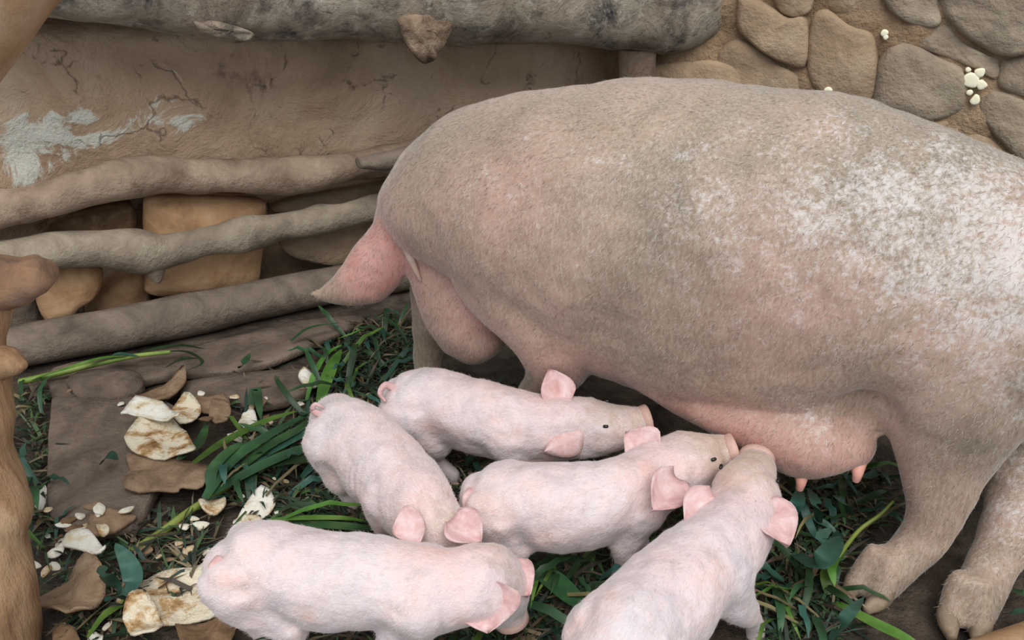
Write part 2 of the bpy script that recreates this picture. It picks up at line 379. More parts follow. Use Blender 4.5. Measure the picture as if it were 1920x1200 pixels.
# flat stone slabs let into the floor
SL = [([(98, 745), (180, 735), (330, 700), (470, 690), (600, 640), (690, 590), (560, 600), (400, 640), (230, 665), (95, 690)], .022),
      ([(95, 745), (250, 742), (330, 760), (340, 830), (300, 900), (245, 985), (150, 990), (92, 960), (88, 850)], .034),
      ([(122, 712), (160, 694), (250, 692), (268, 715), (230, 738), (150, 738)], .045),
      ([(335, 720), (440, 700), (560, 690), (600, 700), (560, 740), (470, 760), (430, 745), (345, 765)], .026)]
for i, (px, th) in enumerate(SL):
    ground_plate('slab', px, M['slab'], th, rough=.005, rs=12, parent=floor, seed=i+1)

# ------------------------------------------------------------------ left wall
SILL = [(pz(-160, 690, .045), .045), (pz(0, 655, .045), .046), (pz(150, 630, .045), .047), (pz(320, 597, .045), .048), (pz(480, 562, .046), .048), (pz(640, 532, .048), .046), (pz(760, 508, .048), .044), (pz(950, 471, .047), .043), (pz(1130, 437, .046), .042)]
W0, W1 = SILL[0][0], SILL[-1][0]
wd_ = (W1-W0); wd_.z = 0; wd_.normalize(); wn = V((wd_.y, -wd_.x, 0))       # wn points to the camera
WO = W0-wn*.085; WO.z = 0
def pw(u, v, off=0.0): return ppl(u, v, WO+wn*off, wn)
bm = bmesh.new(); nx, nz = 150, 70; LW = 2.35; HW = 1.25; masks = []
px_mask = []
vs = []
for j in range(nz+1):
    row = []
    for i in range(nx+1):
        a = -.5+LW*i/nx; h = HW*j/nz; p = WO+wd_*a+Z*h
        d = .018*noise.noise(p*3.1)+.010*noise.noise(p*8)+.004*noise.noise(p*24)
        low = max(0, min(1, (.33-h)/.05)); d -= .10*low                       # hollow below the plaster edge
        h0 = .685-.088*(a-.2); d -= .15*max(0, min(1, (h-h0)/.045))-.20*max(0, min(1, (h-h0-.13)/.03))                # wall set back under the log to deepen shade, then out to block sky
        row.append(bm.verts.new(p+wn*d))
    vs.append(row)
for j in range(nz):
    for i in range(nx): bm.faces.new((vs[j][i], vs[j][i+1], vs[j+1][i+1], vs[j+1][i]))
me = from_bm(bm, 'wall_left'); P = co_of(me)
white = sum(k*blob(P, pw(u, v), s) for u, v, s, k in [(45, 270, .04, .9), (90, 265, .04, .9), (135, 252, .035, .9), (170, 235, .03, .7), (55, 310, .04, .8), (25, 335, .03, .6), (290, 215, .03, .35), (355, 235, .025, .4), (170, 395, .05, .5)])
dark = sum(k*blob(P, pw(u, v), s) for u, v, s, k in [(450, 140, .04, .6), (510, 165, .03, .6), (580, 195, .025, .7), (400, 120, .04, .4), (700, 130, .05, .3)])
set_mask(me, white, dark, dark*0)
wall_left = struct(link('wall_left', me, M['plaster']))
# sill log on the ground
rows = [(*p, r, r*1.05) for p, r in SILL]
sill = tag(tube_obj('sill_log', rows, M['sill'], rough=.006, rs=9, seg=18, n=5, flat_ends=True),
           'thick grey squared log lying on the ground along the mud wall', 'log')
# rails in front of the wall
def rail(name, px, off, mat, label, rough=.011, seed=0, mk=1.0):
    rows = []
    for u, v, r in px:
        p = pw(u, v, off); s = (p-O).length/F*1.0; rows.append((*p, r*s*mk, r*s*mk))
    return tag(tube_obj(name, rows, mat, rough=rough, rs=9, seg=24, n=9, flat_ends=True, seed=seed), label, 'pole')
rail('fence_rail', [(-220, 440, 34), (-60, 408, 34), (0, 390, 34), (80, 375, 33), (160, 355, 32), (300, 331, 31), (450, 328, 31), (560, 328, 30), (660, 314, 29), (760, 293, 28), (880, 262, 27), (1010, 238, 26)], .055, M['rail'],
     'upper smooth brown fence rail bent along the mud wall', seed=2)
lr = rail('fence_rail', [(-220, 530, 30), (-80, 505, 30), (0, 490, 31), (120, 472, 30), (200, 469, 32), (270, 472, 36), (320, 466, 31), (400, 452, 29), (520, 427, 27), (620, 409, 26), (740, 385, 25), (880, 350, 24), (1010, 325, 24)], .075, M['rail2'],
     'lower grey knobbly fence rail with a short broken twig stub', seed=5)
p0, p1 = pw(285, 485, .08), pw(296, 527, .09)
tube_obj('stub', [(*p0, .034, .034), (*p0.lerp(p1, .5), .023, .023), (*p1, .009, .011)], M['rail2'], lr, n=4, rough=.004)
p = [pw(672, 306, .15), pw(720, 302, .15), pw(790, 286, .15), pw(880, 262, .15), pw(980, 240, .15)]
br = tag(tube_obj('broken_branch', [(*p[0], .010, .022), (*p[1], .019, .021), (*p[2], .022, .022), (*p[3], .022, .022), (*p[4], .021, .021)], M['sill'], rough=.004, rs=12, n=5, flat_ends=True),
         'short dark grey branch with slanted cut tip resting on upper rail', 'branch')
# top log
TL = [(-260, -100, .105, .05), (-60, -85, .105, .08), (100, -72, .10, .08), (250, -58, .10, .085), (420, -32, .10, .085), (600, -22, .102, .085), (760, -16, .106, .09), (960, -8, .106, .09), (1120, 2, .107, .09), (1230, 14, .108, .085), (1300, 18, .098, .08), (1350, 12, .075, .08)]
rows = []
for u, v, r, off in TL:
    p = pw(u, v, off+.05); rows.append((*p, r, r))
bm = bmesh.new(); tube(bm, rows, seg=40, n=9, rough=.013, rs=7, cap=.45)
tl = tag(link('roof_log', from_bm(bm, 'roof_log'), M['bark']), 'big mould-streaked bark log laid along the top of mud wall', 'log')
def flap(px, off, mat, seed, thick=.012):
    pts = [pw(u, v, off) for u, v in px]; c = sum(pts, V())/len(pts); ex = wd_; ey = Z
    out = [((q-c).dot(ex), (q-c).dot(ey)) for q in pts]
    bm = plate(out, c, ex, ey, wn, [(.5, -thick), (1, -thick*.6), (1, 0), (.9, thick*.4), (.4, thick*.7)], .020, 34, None, 3, seed)
    return link('bark_flap', from_bm(bm, 'bark_flap'), mat, tl)
flap([(745, 35), (800, 25), (845, 45), (838, 80), (815, 108), (798, 121), (778, 105), (760, 75)], .228, M['bark_flap'], 3, .02)
flap([(362, 40), (400, 38), (440, 48), (475, 62), (460, 76), (430, 74), (405, 68), (385, 64), (372, 55)], .215, M['bark'], 5, .012)
# pieces stuck in the hollow between rails and sill
def gapstone(px, off, label, mat, seed, th=.07):
    pts = [pw(u, v, off) for u, v in px]; c = sum(pts, V())/len(pts)
    out = [((q-c).dot(wd_), (q-c).dot(Z)) for q in pts]
    bm = plate(out, V(), wd_, Z, wn, [(.75, -th), (.97, -th*.8), (1, -th*.2), (.96, .0), (.8, .012), (.4, .016)], .006, 16, None, 3, seed)
    return tag(link('clay_stone', from_bm(bm, 'clay_stone'), mat, None, c), label, 'stone')
gapstone([(270, 385), (300, 372), (400, 372), (490, 378), (503, 395), (500, 440), (492, 500), (480, 540), (400, 552), (310, 560), (272, 548), (280, 500), (270, 440)], .012, 'large tan clay block wedged behind both rails above sill log', M['clay'], 1)
gapstone([(70, 530), (110, 505), (185, 502), (194, 530), (180, 560), (150, 580), (135, 600), (95, 606), (78, 595), (66, 560)], .03, 'rounded tan stone beside the plank under the lower rail', M['clay'], 2)
gapstone([(180, 560), (230, 520), (275, 515), (285, 560), (275, 585), (180, 600), (160, 590)], -.045, 'dull flat clay lump low between two tan stones', M['clay'], 3)
gapstone([(528, 465), (570, 440), (640, 430), (720, 420), (730, 470), (650, 500), (580, 494), (545, 482)], .0, 'brown pointed stone wedged under rail near the sow', M['stone'], 4)
gapstone([(505, 395), (560, 372), (700, 345), (780, 345), (700, 380), (560, 410)], -.02, 'dark brown stone in gap between the two rails', M['stone'], 6)
gapstone([(92, 420), (175, 400), (250, 388), (252, 438), (180, 440), (88, 455)], -.02, 'dark scratched clay lump between the rails by the whitewash', M['husk_dark'], 7)
pl = [(-60, 545), (20, 540), (58, 545), (78, 610), (74, 640), (-60, 650)]
o = gapstone(pl, .004, 'weathered grey plank end standing behind the sill log', M['sill'], 8, .02); o.name = 'plank'; o['category'] = 'plank'
# corner post under the log
cp = pw(1192, 150, .13)
rows = [(cp.x, cp.y, z_, .045, .045) for z_ in (-.02, .1, .25, .4, .5, .552)]
tag(tube_obj('corner_post', rows, M['rail'], rough=.005, rs=9, n=3, up=X, flat_ends=True, seg=18), 'round brown post standing in the corner under the roof log', 'post')

# ------------------------------------------------------------------ right wall of mud-laid stones
SO = V((.18, 2.42, 0)); se = (V((1.75, 1.92, 0))-SO).normalized(); sn = V((se.y, -se.x, 0))
def ps(u, v): return ppl(u, v, SO, sn)
bm = bmesh.new(); nx, nz = 120, 70; vs = []
for j in range(nz+1):
    row = []
    for i in range(nx+1):
        p = SO+se*(-.1+2.1*i/nx)+Z*(1.25*j/nz); d = .010+.022*noise.noise(p*5)+.014*noise.noise(p*13)+.008*noise.noise(p*31)
        row.append(bm.verts.new(p+sn*d))
    vs.append(row)
for j in range(nz):
    for i in range(nx): bm.faces.new((vs[j][i], vs[j][i+1], vs[j+1][i+1], vs[j+1][i]))
wall_right = struct(link('wall_right', from_bm(bm, 'wall_right'), M['mortar']))
ST = [([(1768, -60), (1763, 10), (1785, 45), (1810, 68), (1850, 92), (1882, 103), (1925, 98), (2000, 85), (2030, 20), (2020, -60), (1900, -90)], 'g', .05),
      ([(1650, -40), (1663, 12), (1690, 35), (1715, 47), (1748, 50), (1764, 36), (1758, 5), (1752, -40)], 'g', .035),
      ([(1692, 62), (1738, 50), (1775, 44), (1803, 76), (1850, 101), (1872, 112), (1868, 148), (1830, 130), (1780, 108), (1715, 84)], 'g', .025),
      ([(1648, 118), (1690, 78), (1760, 104), (1806, 132), (1812, 188), (1780, 216), (1715, 224), (1642, 196)], 'g', .045),
      ([(1524, 32), (1552, 18), (1592, 44), (1638, 62), (1644, 112), (1634, 186), (1580, 196), (1522, 156), (1514, 84)], 'b', .035),
      ([(1386, -10), (1444, 12), (1478, 32), (1512, 34), (1510, 122), (1452, 108), (1402, 72), (1384, 45)], 'b', .04),
      ([(1450, -40), (1458, 14), (1480, 30), (1506, 28), (1524, 10), (1530, -40)], 'b', .03),
      ([(1540, -50), (1546, 8), (1590, 34), (1630, 46), (1652, 26), (1644, -50)], 'b', .02),
      ([(1345, 112), (1384, 74), (1440, 104), (1456, 118), (1500, 142), (1510, 180), (1440, 186), (1360, 170)], 'b', .02),
      ([(1200, 128), (1240, 116), (1330, 112), (1404, 132), (1420, 180), (1300, 190), (1200, 180)], 'b', .03),
      ([(1828, 200), (1858, 166), (1925, 186), (2000, 222), (2010, 330), (1930, 310), (1862, 250)], 'g', .035),
      ([(1876, 112), (1990, 98), (2020, 180), (1980, 200), (1918, 180), (1872, 160)], 'g', .03),
      ([(1500, 165), (1530, 162), (1640, 205), (1690, 250), (1660, 300), (1540, 290), (1490, 220)], 'b', .03),
      ([(1700, 232), (1790, 222), (1850, 250), (1900, 310), (1850, 370), (1740, 350), (1690, 290)], 'b', .03)]
def wall_stone(out, c, mat, th, seed):
    bm = plate(out, V(), se, Z, sn, [(1.04, -.05), (1.05, -.01), (1.02, th*.3), (.95, th*.68), (.84, th*.82), (.45, th*.9), (.15, th*.92)], .014, 12, None, 4, seed)
    return link('stone', from_bm(bm, 'stone'), mat, wall_right, c)
used = []
for i, (px, k, th) in enumerate(ST):
    pts = [ps(u, v) for u, v in px]; c = sum(pts, V())/len(pts)
    out = [((q-c).dot(se), (q-c).z) for q in pts]; used.append(((c-SO).dot(se), c.z, max(abs(a) for a, b_ in out)*.8+.02, max(abs(b_) for a, b_ in out)*.8+.02))
    wall_stone(out, c, M['stone_grey' if k == 'g' else 'stone'], th, i+1)
rs_ = random.Random(3)
h = .07
while h < 1.2:                                                                 # the courses the sow hides and those beyond the frame
    a = .02+rs_.random()*.08
    while a < 1.9:
        w_ = rs_.uniform(.075, .12); hh = rs_.uniform(.055, .075)
        if not any(abs(a+w_-q[0]) < q[2]+w_*.55 and abs(h-q[1]) < q[3]+hh*.55 for q in used):
            nn = 9; out = [(w_*math.cos(2*math.pi*k/nn)*rs_.uniform(.85, 1.1), hh*math.sin(2*math.pi*k/nn)*rs_.uniform(.85, 1.1)) for k in range(nn)]
            wall_stone(out, SO+se*(a+w_)+Z*h, M['stone' if rs_.random() < .6 else 'stone_grey'], rs_.uniform(.02, .04), rs_.random()*50)
        a += 2*w_+.01
    h += .145
bmf = None
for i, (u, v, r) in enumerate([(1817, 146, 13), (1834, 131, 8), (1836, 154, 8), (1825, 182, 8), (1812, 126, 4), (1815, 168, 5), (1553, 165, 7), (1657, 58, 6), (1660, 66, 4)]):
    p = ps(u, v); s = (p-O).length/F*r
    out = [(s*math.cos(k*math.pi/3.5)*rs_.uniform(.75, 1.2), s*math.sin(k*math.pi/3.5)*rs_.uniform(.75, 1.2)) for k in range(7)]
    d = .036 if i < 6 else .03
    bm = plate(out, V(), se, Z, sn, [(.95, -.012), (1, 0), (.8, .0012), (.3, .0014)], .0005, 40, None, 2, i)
    fo = link('painted_sun_fleck', from_bm(bm, 'painted_sun_fleck'), M['fleck'], wall_right, p+sn*d)  # thin pale chips set on the stones to imitate sun dapples

# ------------------------------------------------------------------ near poles
pb = pz(-8, 1235, 0)
rows = []
for u, v, y_, r in [(-16, 1260, .835, .052), (-13, 1180, .85, .05), (-13, 1080, .87, .05), (-20, 980, .89, .046), (-32, 880, .91, .042), (-40, 780, .93, .040), (-42, 690, .945, .040), (-46, 620, .955, .034), (-40, 540, .965, .036)]:
    p = py(u, v, y_); rows.append((*p, r, r))
rows[0] = (rows[0][0], rows[0][1], -.02, rows[0][3], rows[0][4])
lp = tag(tube_obj('fence_post', rows, M['post'], rough=.011, rs=11, n=8, up=X, seg=32, flat_ends=True), 'rough tan fence post at the edge of pen with a knob', 'post')
a_, b_ = py(-40, 490, .96), py(62, 548, .94)
tube_obj('cut_stub', [(*py(-85, 548, .965), .034, .034), (*py(-30, 538, .962), .036, .036), (*py(20, 530, .958), .031, .032), (*py(60, 516, .953), .025, .027), (*py(84, 510, .95), .015, .017)], M['cut'], lp, rough=.010, rs=22, n=4, flat_ends=True)
tube_obj('knob', [(*py(-30, 680, .947), .026, .026), (*py(10, 678, .944), .019, .018), (*py(34, 682, .942), .012, .011), (*py(46, 684, .94), .005, .005)], M['post'], lp, rough=.005, n=3)
p_a = py(-42, 30, .90); dirp = (py(80, -50, .9)-py(-60, 140, .9)).normalized()
g = p_a-dirp*(p_a.z/dirp.z)
rows = [(*g.lerp(p_a, t), .048, .048) for t in (-.02, .2, .4, .6, .8, 1.0)]+[(*(p_a+dirp*k), .05, .05) for k in (.15, .35, .6)]
tag(tube_obj('leaning_pole', rows, M['pole'], rough=.005, rs=8, n=4, up=X, seg=20, flat_ends=True), 'smooth orange-brown pole leaning over the fence post', 'pole')
p1, p2 = pz(1850, 1238, .03), pz(2040, 1172, .03)
dd = (p2-p1).normalized()
tag(tube_obj('ground_pole', [(*(p1-dd*.35), .03, .03), (*p1, .03, .03), (*p2, .031, .031), (*(p2+dd*.4), .03, .03)], M['pole'], rough=.003, rs=8, n=5, seg=18, flat_ends=True),
    'peeled tan pole lying on the bare soil past the sow hoof', 'pole')

# ------------------------------------------------------------------ animals
def hooves(root, base, foot, fwd, s, mat, skin=None):
    """cloven hoof of two toes under one foot"""
    bm = bmesh.new(); sd_ = V((-fwd.y, fwd.x, 0))
    for k in (-1, 1):
        a = foot+sd_*k*s*.5+Z*s*1.25-fwd*s*.1; b2 = foot+sd_*k*s*.55+Z*s*.5+fwd*s*.35; c = foot+sd_*k*s*.45+Z*s*.32+fwd*s*1.15
        if skin is not None: tube(skin, [(*(a+Z*s*.9-fwd*s*.25-sd_*k*s*.15), s*.5, s*.5), (*a, s*.54, s*.54), (*b2, s*.48, s*.5), (*(b2.lerp(c, .45)), s*.34, s*.38)], seg=12, n=4, up=sd_)
        else: tube(bm, [(*(a-Z*s*.2), s*.40, s*.42), (*b2, s*.46, s*.46), (*c, s*.2, s*.24)], seg=12, n=4, up=sd_)
    if skin is not None: bm.free(); return
    return link('hoof', from_bm(bm, 'hoof', True, base), mat, root)
def ear_bm(base, tip, width, nrm, cup=.3, th=.0035, bend=0.0):
    d = tip-base; L = d.length; d.normalize(); s = nrm.cross(d).normalized(); n = d.cross(s).normalized()
    bm = bmesh.new(); rowsA, rowsB = [], []; NU, NV = 9, 8
    for i in range(NU+1):
        f = i/NU; wv = width*(.40+.40*min(1, f*4)+.37*math.sin(math.pi*min(1, f*1.05+.12))**1.0)*(1-f**4.5)+.0012
        ra, rb = [], []
        for j in range(NV+1):
            g_ = j/NV*2-1
            p = base+d*L*f+s*g_*wv*.5+n*(cup*width*(g_*g_-.5)*(1-f*.4)+bend*L*f*f)
            t = th*(1-.5*abs(g_))*(1-.4*f)
            ra.append(bm.verts.new(p+n*t)); rb.append(bm.verts.new(p-n*t))
        rowsA.append(ra); rowsB.append(rb)
    for R, fl in ((rowsA, 1), (rowsB, 0)):
        for i in range(NU):
            for j in range(NV):
                q = (R[i][j], R[i][j+1], R[i+1][j+1], R[i+1][j]); bm.faces.new(q if fl else q[::-1])
    per = [(i, 0) for i in range(NU+1)]+[(NU, j) for j in range(1, NV+1)]+[(i, NV) for i in range(NU-1, -1, -1)]+[(0, j) for j in range(NV-1, 0, -1)]
    for k in range(len(per)):
        (a, b2), (c, e) = per[k], per[(k+1) % len(per)]
        bm.faces.new((rowsA[a][b2], rowsB[a][b2], rowsB[c][e], rowsA[c][e]))
    return bm

# ---- the sow
def sow():
    base = V((.2, 1.28, 0)); root = thing('sow', 'large dusty tan nursing sow standing over the piglets', 'pig', base)
    bm = bmesh.new()
    T = [(-.215, 1.445, .40, .035, .045), (-.185, 1.445, .415, .075, .09), (-.13, 1.44, .435, .12, .135), (-.05, 1.43, .45, .165, .18), (.06, 1.395, .445, .21, .205), (.20, 1.345, .425, .247, .215), (.34, 1.29, .412, .262, .218),
         (.48, 1.23, .412, .252, .212), (.60, 1.17, .408, .224, .198), (.72, 1.105, .398, .190, .175), (.83, 1.04, .39, .155, .145), (.93, .975, .385, .125, .12), (1.02, .92, .33, .09, .09), (1.08, .885, .275, .06, .065), (1.12, .865, .235, .045, .05)]
    tube(bm, T, seg=36, n=5, cap=.7)
    ax = V((.89, -.45, 0))
    # near hind leg
    tube(bm, [(-.01, 1.335, .46, .13, .085), (.03, 1.305, .36, .13, .09), (.065, 1.295, .27, .092, .072), (.07, 1.305, .19, .052, .047), (.04, 1.325, .12, .037, .035), (.035, 1.325, .05, .032, .03), (.05, 1.318, .02, .034, .032)], seg=20, n=4, up=ax)
    # far hind leg, set back
    tube(bm, [(-.06, 1.46, .42, .12, .08), (-.10, 1.49, .32, .10, .075), (-.13, 1.50, .23, .065, .055), (-.155, 1.505, .15, .042, .038), (-.165, 1.50, .08, .034, .032), (-.15, 1.495, .02, .035, .033)], seg=20, n=4, up=ax)
    # hind udder between the legs
    tube(bm, [(-.135, 1.43, .40, .055, .055), (-.11, 1.42, .32, .068, .068), (-.075, 1.405, .24, .072, .072), (-.05, 1.395, .20, .062, .062)], seg=20, n=4, up=ax)
    # belly udder
    tube(bm, [(.16, 1.27, .25, .03, .04), (.28, 1.215, .212, .042, .06), (.37, 1.16, .198, .052, .075), (.45, 1.11, .190, .066, .080), (.51, 1.085, .20, .052, .055)], seg=20, n=4)
    # near fore leg
    hn = pz(1640, 1108, .0); hf = pz(1800, 1158, .0)
    tube(bm, [(.60, 1.06, .42, .13, .09), (.605, 1.035, .30, .105, .075), (.61, 1.02, .21, .066, .055), (.605, 1.0, .15, .046, .043), (hn.x+.055, hn.y+.012, .095, .04, .038), (hn.x+.02, hn.y, .045, .034, .034), (hn.x+.005, hn.y, .02, .034, .034)], seg=20, n=4, up=ax)
    # far fore leg
    tube(bm, [(.76, 1.14, .34, .09, .07), (.755, 1.08, .25, .07, .06), (.74, 1.03, .18, .05, .046), (hf.x+.075, hf.y+.06, .12, .042, .04), (hf.x+.035, hf.y+.02, .06, .036, .034), (hf.x+.012, hf.y, .02, .035, .034)], seg=20, n=4, up=ax)
    fw = V((-.75, -.65, 0)).normalized(); fw2 = V((-.35, -.9, 0)).normalized(); FT = [(hn+fw*.014, fw), (hf+fw2*.016, fw2)]
    for f_, d_ in FT: hooves(root, base, f_, d_, .036, None, bm)
    y_ = 1.44
    q = [py(742, 425, y_), py(722, 470, y_), py(690, 515, y_), py(645, 540, y_), py(604, 552, y_), py(580, 550, y_)]
    tube(bm, [(*q[0], .035, .05), (*q[1], .046, .048), (*q[2], .050, .042), (*q[3], .034, .03), (*q[4], .017, .017), (*q[5], .010, .010)], seg=20, n=5)
    me = fuse(bm, 'body', .0075, 8, base)
    nrm = np.empty(len(me.vertices)*3); me.vertices.foreach_get('normal', nrm); nrm = nrm.reshape(-1, 3); P = co_of(me)
    dsp = np.array([.010*noise.noise(V(p)*5.5)+.005*noise.noise(V(p)*13)+.0022*noise.noise(V(p)*33) for p in P])
    PW = P+np.array(base)
    dsp -= .022*blob(PW, (.135, 1.16, .33), .05, (.7, 1, 1.6))                   # flank hollow ahead of the stifle
    dsp -= .016*blob(PW, (.47, 1.03, .275), .03, (2.2, 1, .6))                    # crease above the front udder
    dsp -= .020*blob(PW, (.50, 1.03, .30), .035, (.8, 1, 2.2))                   # behind the elbow
    me.vertices.foreach_set('co', (P+nrm*dsp[:, None]).ravel())
    P = co_of(me)+np.array(base)
    pink = 1.3*blob(P, (-.25, 1.40, .335), .05)+.5*blob(P, (-.2, 1.40, .38), .04)+.5*blob(P, (-.16, 1.40, .44), .05)+.5*blob(P, (-.07, 1.35, .27), .08)+.65*blob(P, (.42, 1.08, .17), .09, (1.5, 1, .6))+.5*blob(P, (.25, 1.15, .19), .08, (1.5, 1, .5))+.35*blob(P, (0, 1.25, .5), .09)+.3*blob(P, (.35, 1.05, .4), .1)+.5*blob(P, (.10, 1.2, .23), .05)
    dust = .34*blob(P, (.60, 1.0, .52), .17)+.16*blob(P, (.2, 1.15, .58), .14)+.2*blob(P, (.0, 1.25, .5), .1)+.25*blob(P, (.62, 1.0, .56), .1)+.3*blob(P, (.45, 1.1, .58), .12)+.22*blob(P, (.30, 1.1, .52), .10)+.35*blob(P, (.70, .95, .47), .12)+.30*blob(P, (.42, 1.06, .24), .05)+.6*blob(P, (.75, 1.02, .2), .07)+.4*blob(P, (.71, .96, .1), .05)
    dirt = .55*blob(P, (.60, .97, .30), .05, (.8, 1, 1.3))+.25*blob(P, (.2, 1.12, .42), .09)+.3*blob(P, (.1, 1.25, .20), .05)
    set_mask(me, pink, dust, dirt)
    link('body', me, M['sow'], root)
    hm = hair(me, 90000, .008, .00028, (-.5, .25, -.8), .2, [(164, 146, 126), (184, 168, 148), (124, 108, 92), (200, 188, 174)], 1)
    ho = link('bristles', hm, M['bristle'], root); ho['kind'] = 'stuff'
    # tail, teats, hooves, ears, eyes, snout
    q = [py(742, 425, 1.40), py(758, 455, 1.375), py(772, 490, 1.37), py(788, 525, 1.368)]
    tube_obj('tail', [(*q[0], .012, .012), (*q[1], .008, .008), (*q[2], .0065, .0065), (*q[3], .003, .003)], M['sow_tail'], root, base, seg=10, n=4)
    for u, v, y2 in [(1502, 896, 1.06), (1608, 880, 1.05)]:
        a = py(u, v-12, y2+.012); b2 = py(u, v+6, y2); c = py(u-3, v+20, y2)
        tube_obj('teat', [(*a, .014, .014), (*b2, .0085, .0085), (*c, .006, .006)], M['teat'], root, base, seg=12, n=4, up=X)
    fw = V((-.75, -.65, 0)).normalized()
    for f_, d_ in FT: hooves(root, base, f_, d_, .036, M['hoof'])
    hooves(root, base, V((.055, 1.31, 0)), ax, .028, M['hoof']); hooves(root, base, V((-.145, 1.49, 0)), ax, .028, M['hoof'])
    for s in (-1, 1):
        pe = V((.45, .89, 0))*s; hb = V((.93, .97, .48))+pe*.07
        link('ear', from_bm(ear_bm(hb, hb+pe*.08+ax*.10-Z*.10, .11, Z+ax*.3, .25, .005), 'ear', True, base), M['pig_ear'], root)
        e = V((1.0, .925, .40))+pe*.088
        tube_obj('eye', [(*e, .008, .008), (*(e+pe*.008), .008, .008)], M['eye'], root, base, seg=10, n=1)
    tube_obj('snout', [(1.14, .845, .235, .046, .05), (1.155, .838, .22, .048, .052)], M['pig_snout'], root, base, seg=20, n=2, flat_ends=False, cap=.15)
    return root
sow()

# ---- piglets
def piglet(label, spine, head, feet, ears, eyes=None, tail=None, hairdir=None, seed=1, dirt=.75, wrinkle=False):
    S = [(*pz(u, v, z), a, b2) for u, v, z, a, b2 in spine]; Hd = [(*pz(u, v, z), a, b2) for u, v, z, a, b2 in head]
    c0 = V(S[len(S)//2][:3]); base = V((c0.x, c0.y, 0)); root = thing('piglet', label, 'piglet', base, 'litter of piglets')
    bm = bmesh.new(); tube(bm, S+Hd, seg=28, n=5, cap=.75)
    hA, hB = V(Hd[0][:3]), V(Hd[2][:3]); hf_ = (hB-hA).normalized(); hl_ = Z.cross(hf_).normalized(); hu_ = hf_.cross(hl_)
    for k in (-1, 1):                                                          # jowls and brows
        j0 = hA+hl_*k*.026-hu_*.014; j1 = hA.lerp(hB, .55)+hl_*k*.020-hu_*.012
        tube(bm, [(*j0, .030, .026), (*j1, .026, .022)], seg=14, n=3)
        b0 = hA.lerp(hB, .25)+hl_*k*.022+hu_*.022; b1 = hA.lerp(hB, .62)+hl_*k*.018+hu_*.018
        tube(bm, [(*b0, .020, .018), (*b1, .014, .012)], seg=12, n=3)
    # hips and shoulders
    iH, iS = 1, len(S)-2
    legs = []
    for (which, u, v) in feet:
        i = iH if which[0] == 'h' else iS; c = V(S[i][:3]); nx_ = V(S[i+1][:3])-V(S[i-1][:3]); nx_.z = 0; fwd = nx_.normalized(); L = Z.cross(fwd)
        sg = 1 if which[1] == 'l' else -1
        ft = pz(u, v, 0); rv, rw = S[i][3], S[i][4]
        hip = c+L*sg*rw*.62-Z*rv*.05
        if which[0] == 'h':
            kn = hip.lerp(ft, .45)+fwd*.012+L*sg*.006; kn.z = .098; hk = hip.lerp(ft, .75)-fwd*.016; hk.z = .052
            rows = [(*(hip+Z*.022-fwd*.004), .040, .026), (*hip, .052, .036), (*kn, .033, .026), (*hk, .0155, .0145), (ft.x, ft.y, .022, .0125, .012), (ft.x, ft.y, .012, .012, .012)]
        else:
            el = hip.lerp(ft, .5)-fwd*.004; el.z = .088; kn = hip.lerp(ft, .8)+fwd*.004; kn.z = .05
            rows = [(*(hip+Z*.02), .034, .024), (*hip, .042, .030), (*el, .025, .022), (*kn, .0155, .0145), (ft.x, ft.y, .022, .012, .012), (ft.x, ft.y, .012, .012, .012)]
        tube(bm, rows, seg=16, n=4, up=fwd); legs.append((ft, fwd))
    me = fuse(bm, 'body', .004, 4, base); P = co_of(me)
    nrm = np.empty(len(me.vertices)*3); me.vertices.foreach_get('normal', nrm); nrm = nrm.reshape(-1, 3)
    dsp = np.array([.0050*noise.noise(V(p)*17+V((seed, 0, 0)))+.0022*noise.noise(V(p)*42)+.0007*noise.noise(V(p)*110) for p in P])
    PB = P+np.array(base); cH, cM, cS = V(S[iH][:3]), V(S[2][:3]), V(S[iS][:3])
    for k in (-1, 1):
        fH = (cM-V(S[0][:3])); fH.z = 0; fH.normalize(); lH = Z.cross(fH)*k
        dsp -= .009*blob(PB, cH.lerp(cM, .62)+lH*.055-Z*.022, .020)               # hollow of the flank
        fS = (cS-V(S[iS-1][:3])); fS.z = 0; fS.normalize(); lS = Z.cross(fS)*k
        dsp -= .006*blob(PB, cS-fS*.034+lS*.052-Z*.03, .016)                     # behind the shoulder
    if wrinkle:
        ax_ = np.array((cS-cH).normalized()); t_ = ((PB-np.array(cM.lerp(cS, .45)))@ax_)
        dsp += .0018*np.sin(t_*430+3*PB[:, 2]*20)*np.exp(-(t_/.028)**2)*blob(PB, cM.lerp(cS, .45)-Z.cross((cS-cH).normalized())*.05-Z*.01, .032)
    me.vertices.foreach_set('co', (P+nrm*dsp[:, None]).ravel()); P = co_of(me)+np.array(base)
    hd = V(Hd[1][:3]); sn_ = V(Hd[-1][:3]); nk = V(S[-1][:3]); mid = V(S[2][:3])
    rr = np.random.default_rng(seed)
    pink = .55*blob(P, nk+Z*.04, .05)+.5*blob(P, S[1][:3], .03)*0+.35*blob(P, (mid.x, mid.y, mid.z+.05), .05)+.7*blob(P, V(S[1][:3])-Z*.07, .03)+.5*blob(P, sn_, .015)
    set_mask(me, pink, pink*0, dirt*blob(P, hd+Z*.02, .05)+.35*blob(P, sn_, .03)+sum(.6*blob(P, (f.x, f.y, .01), .02) for f, _ in legs))
    link('body', me, M['piglet'], root)
    fw = (hd-mid).normalized()
    hm = hair(me, 14000, .0075, .00022, (-fw.x, -fw.y, -.5), .25, [(236, 224, 220), (244, 236, 230), (226, 206, 196)], seed)
    ho = link('bristles', hm, M['bristle'], root); ho['kind'] = 'stuff'
    for f, fd in legs: hooves(root, base, f, fd, .0115, M['phoof'])
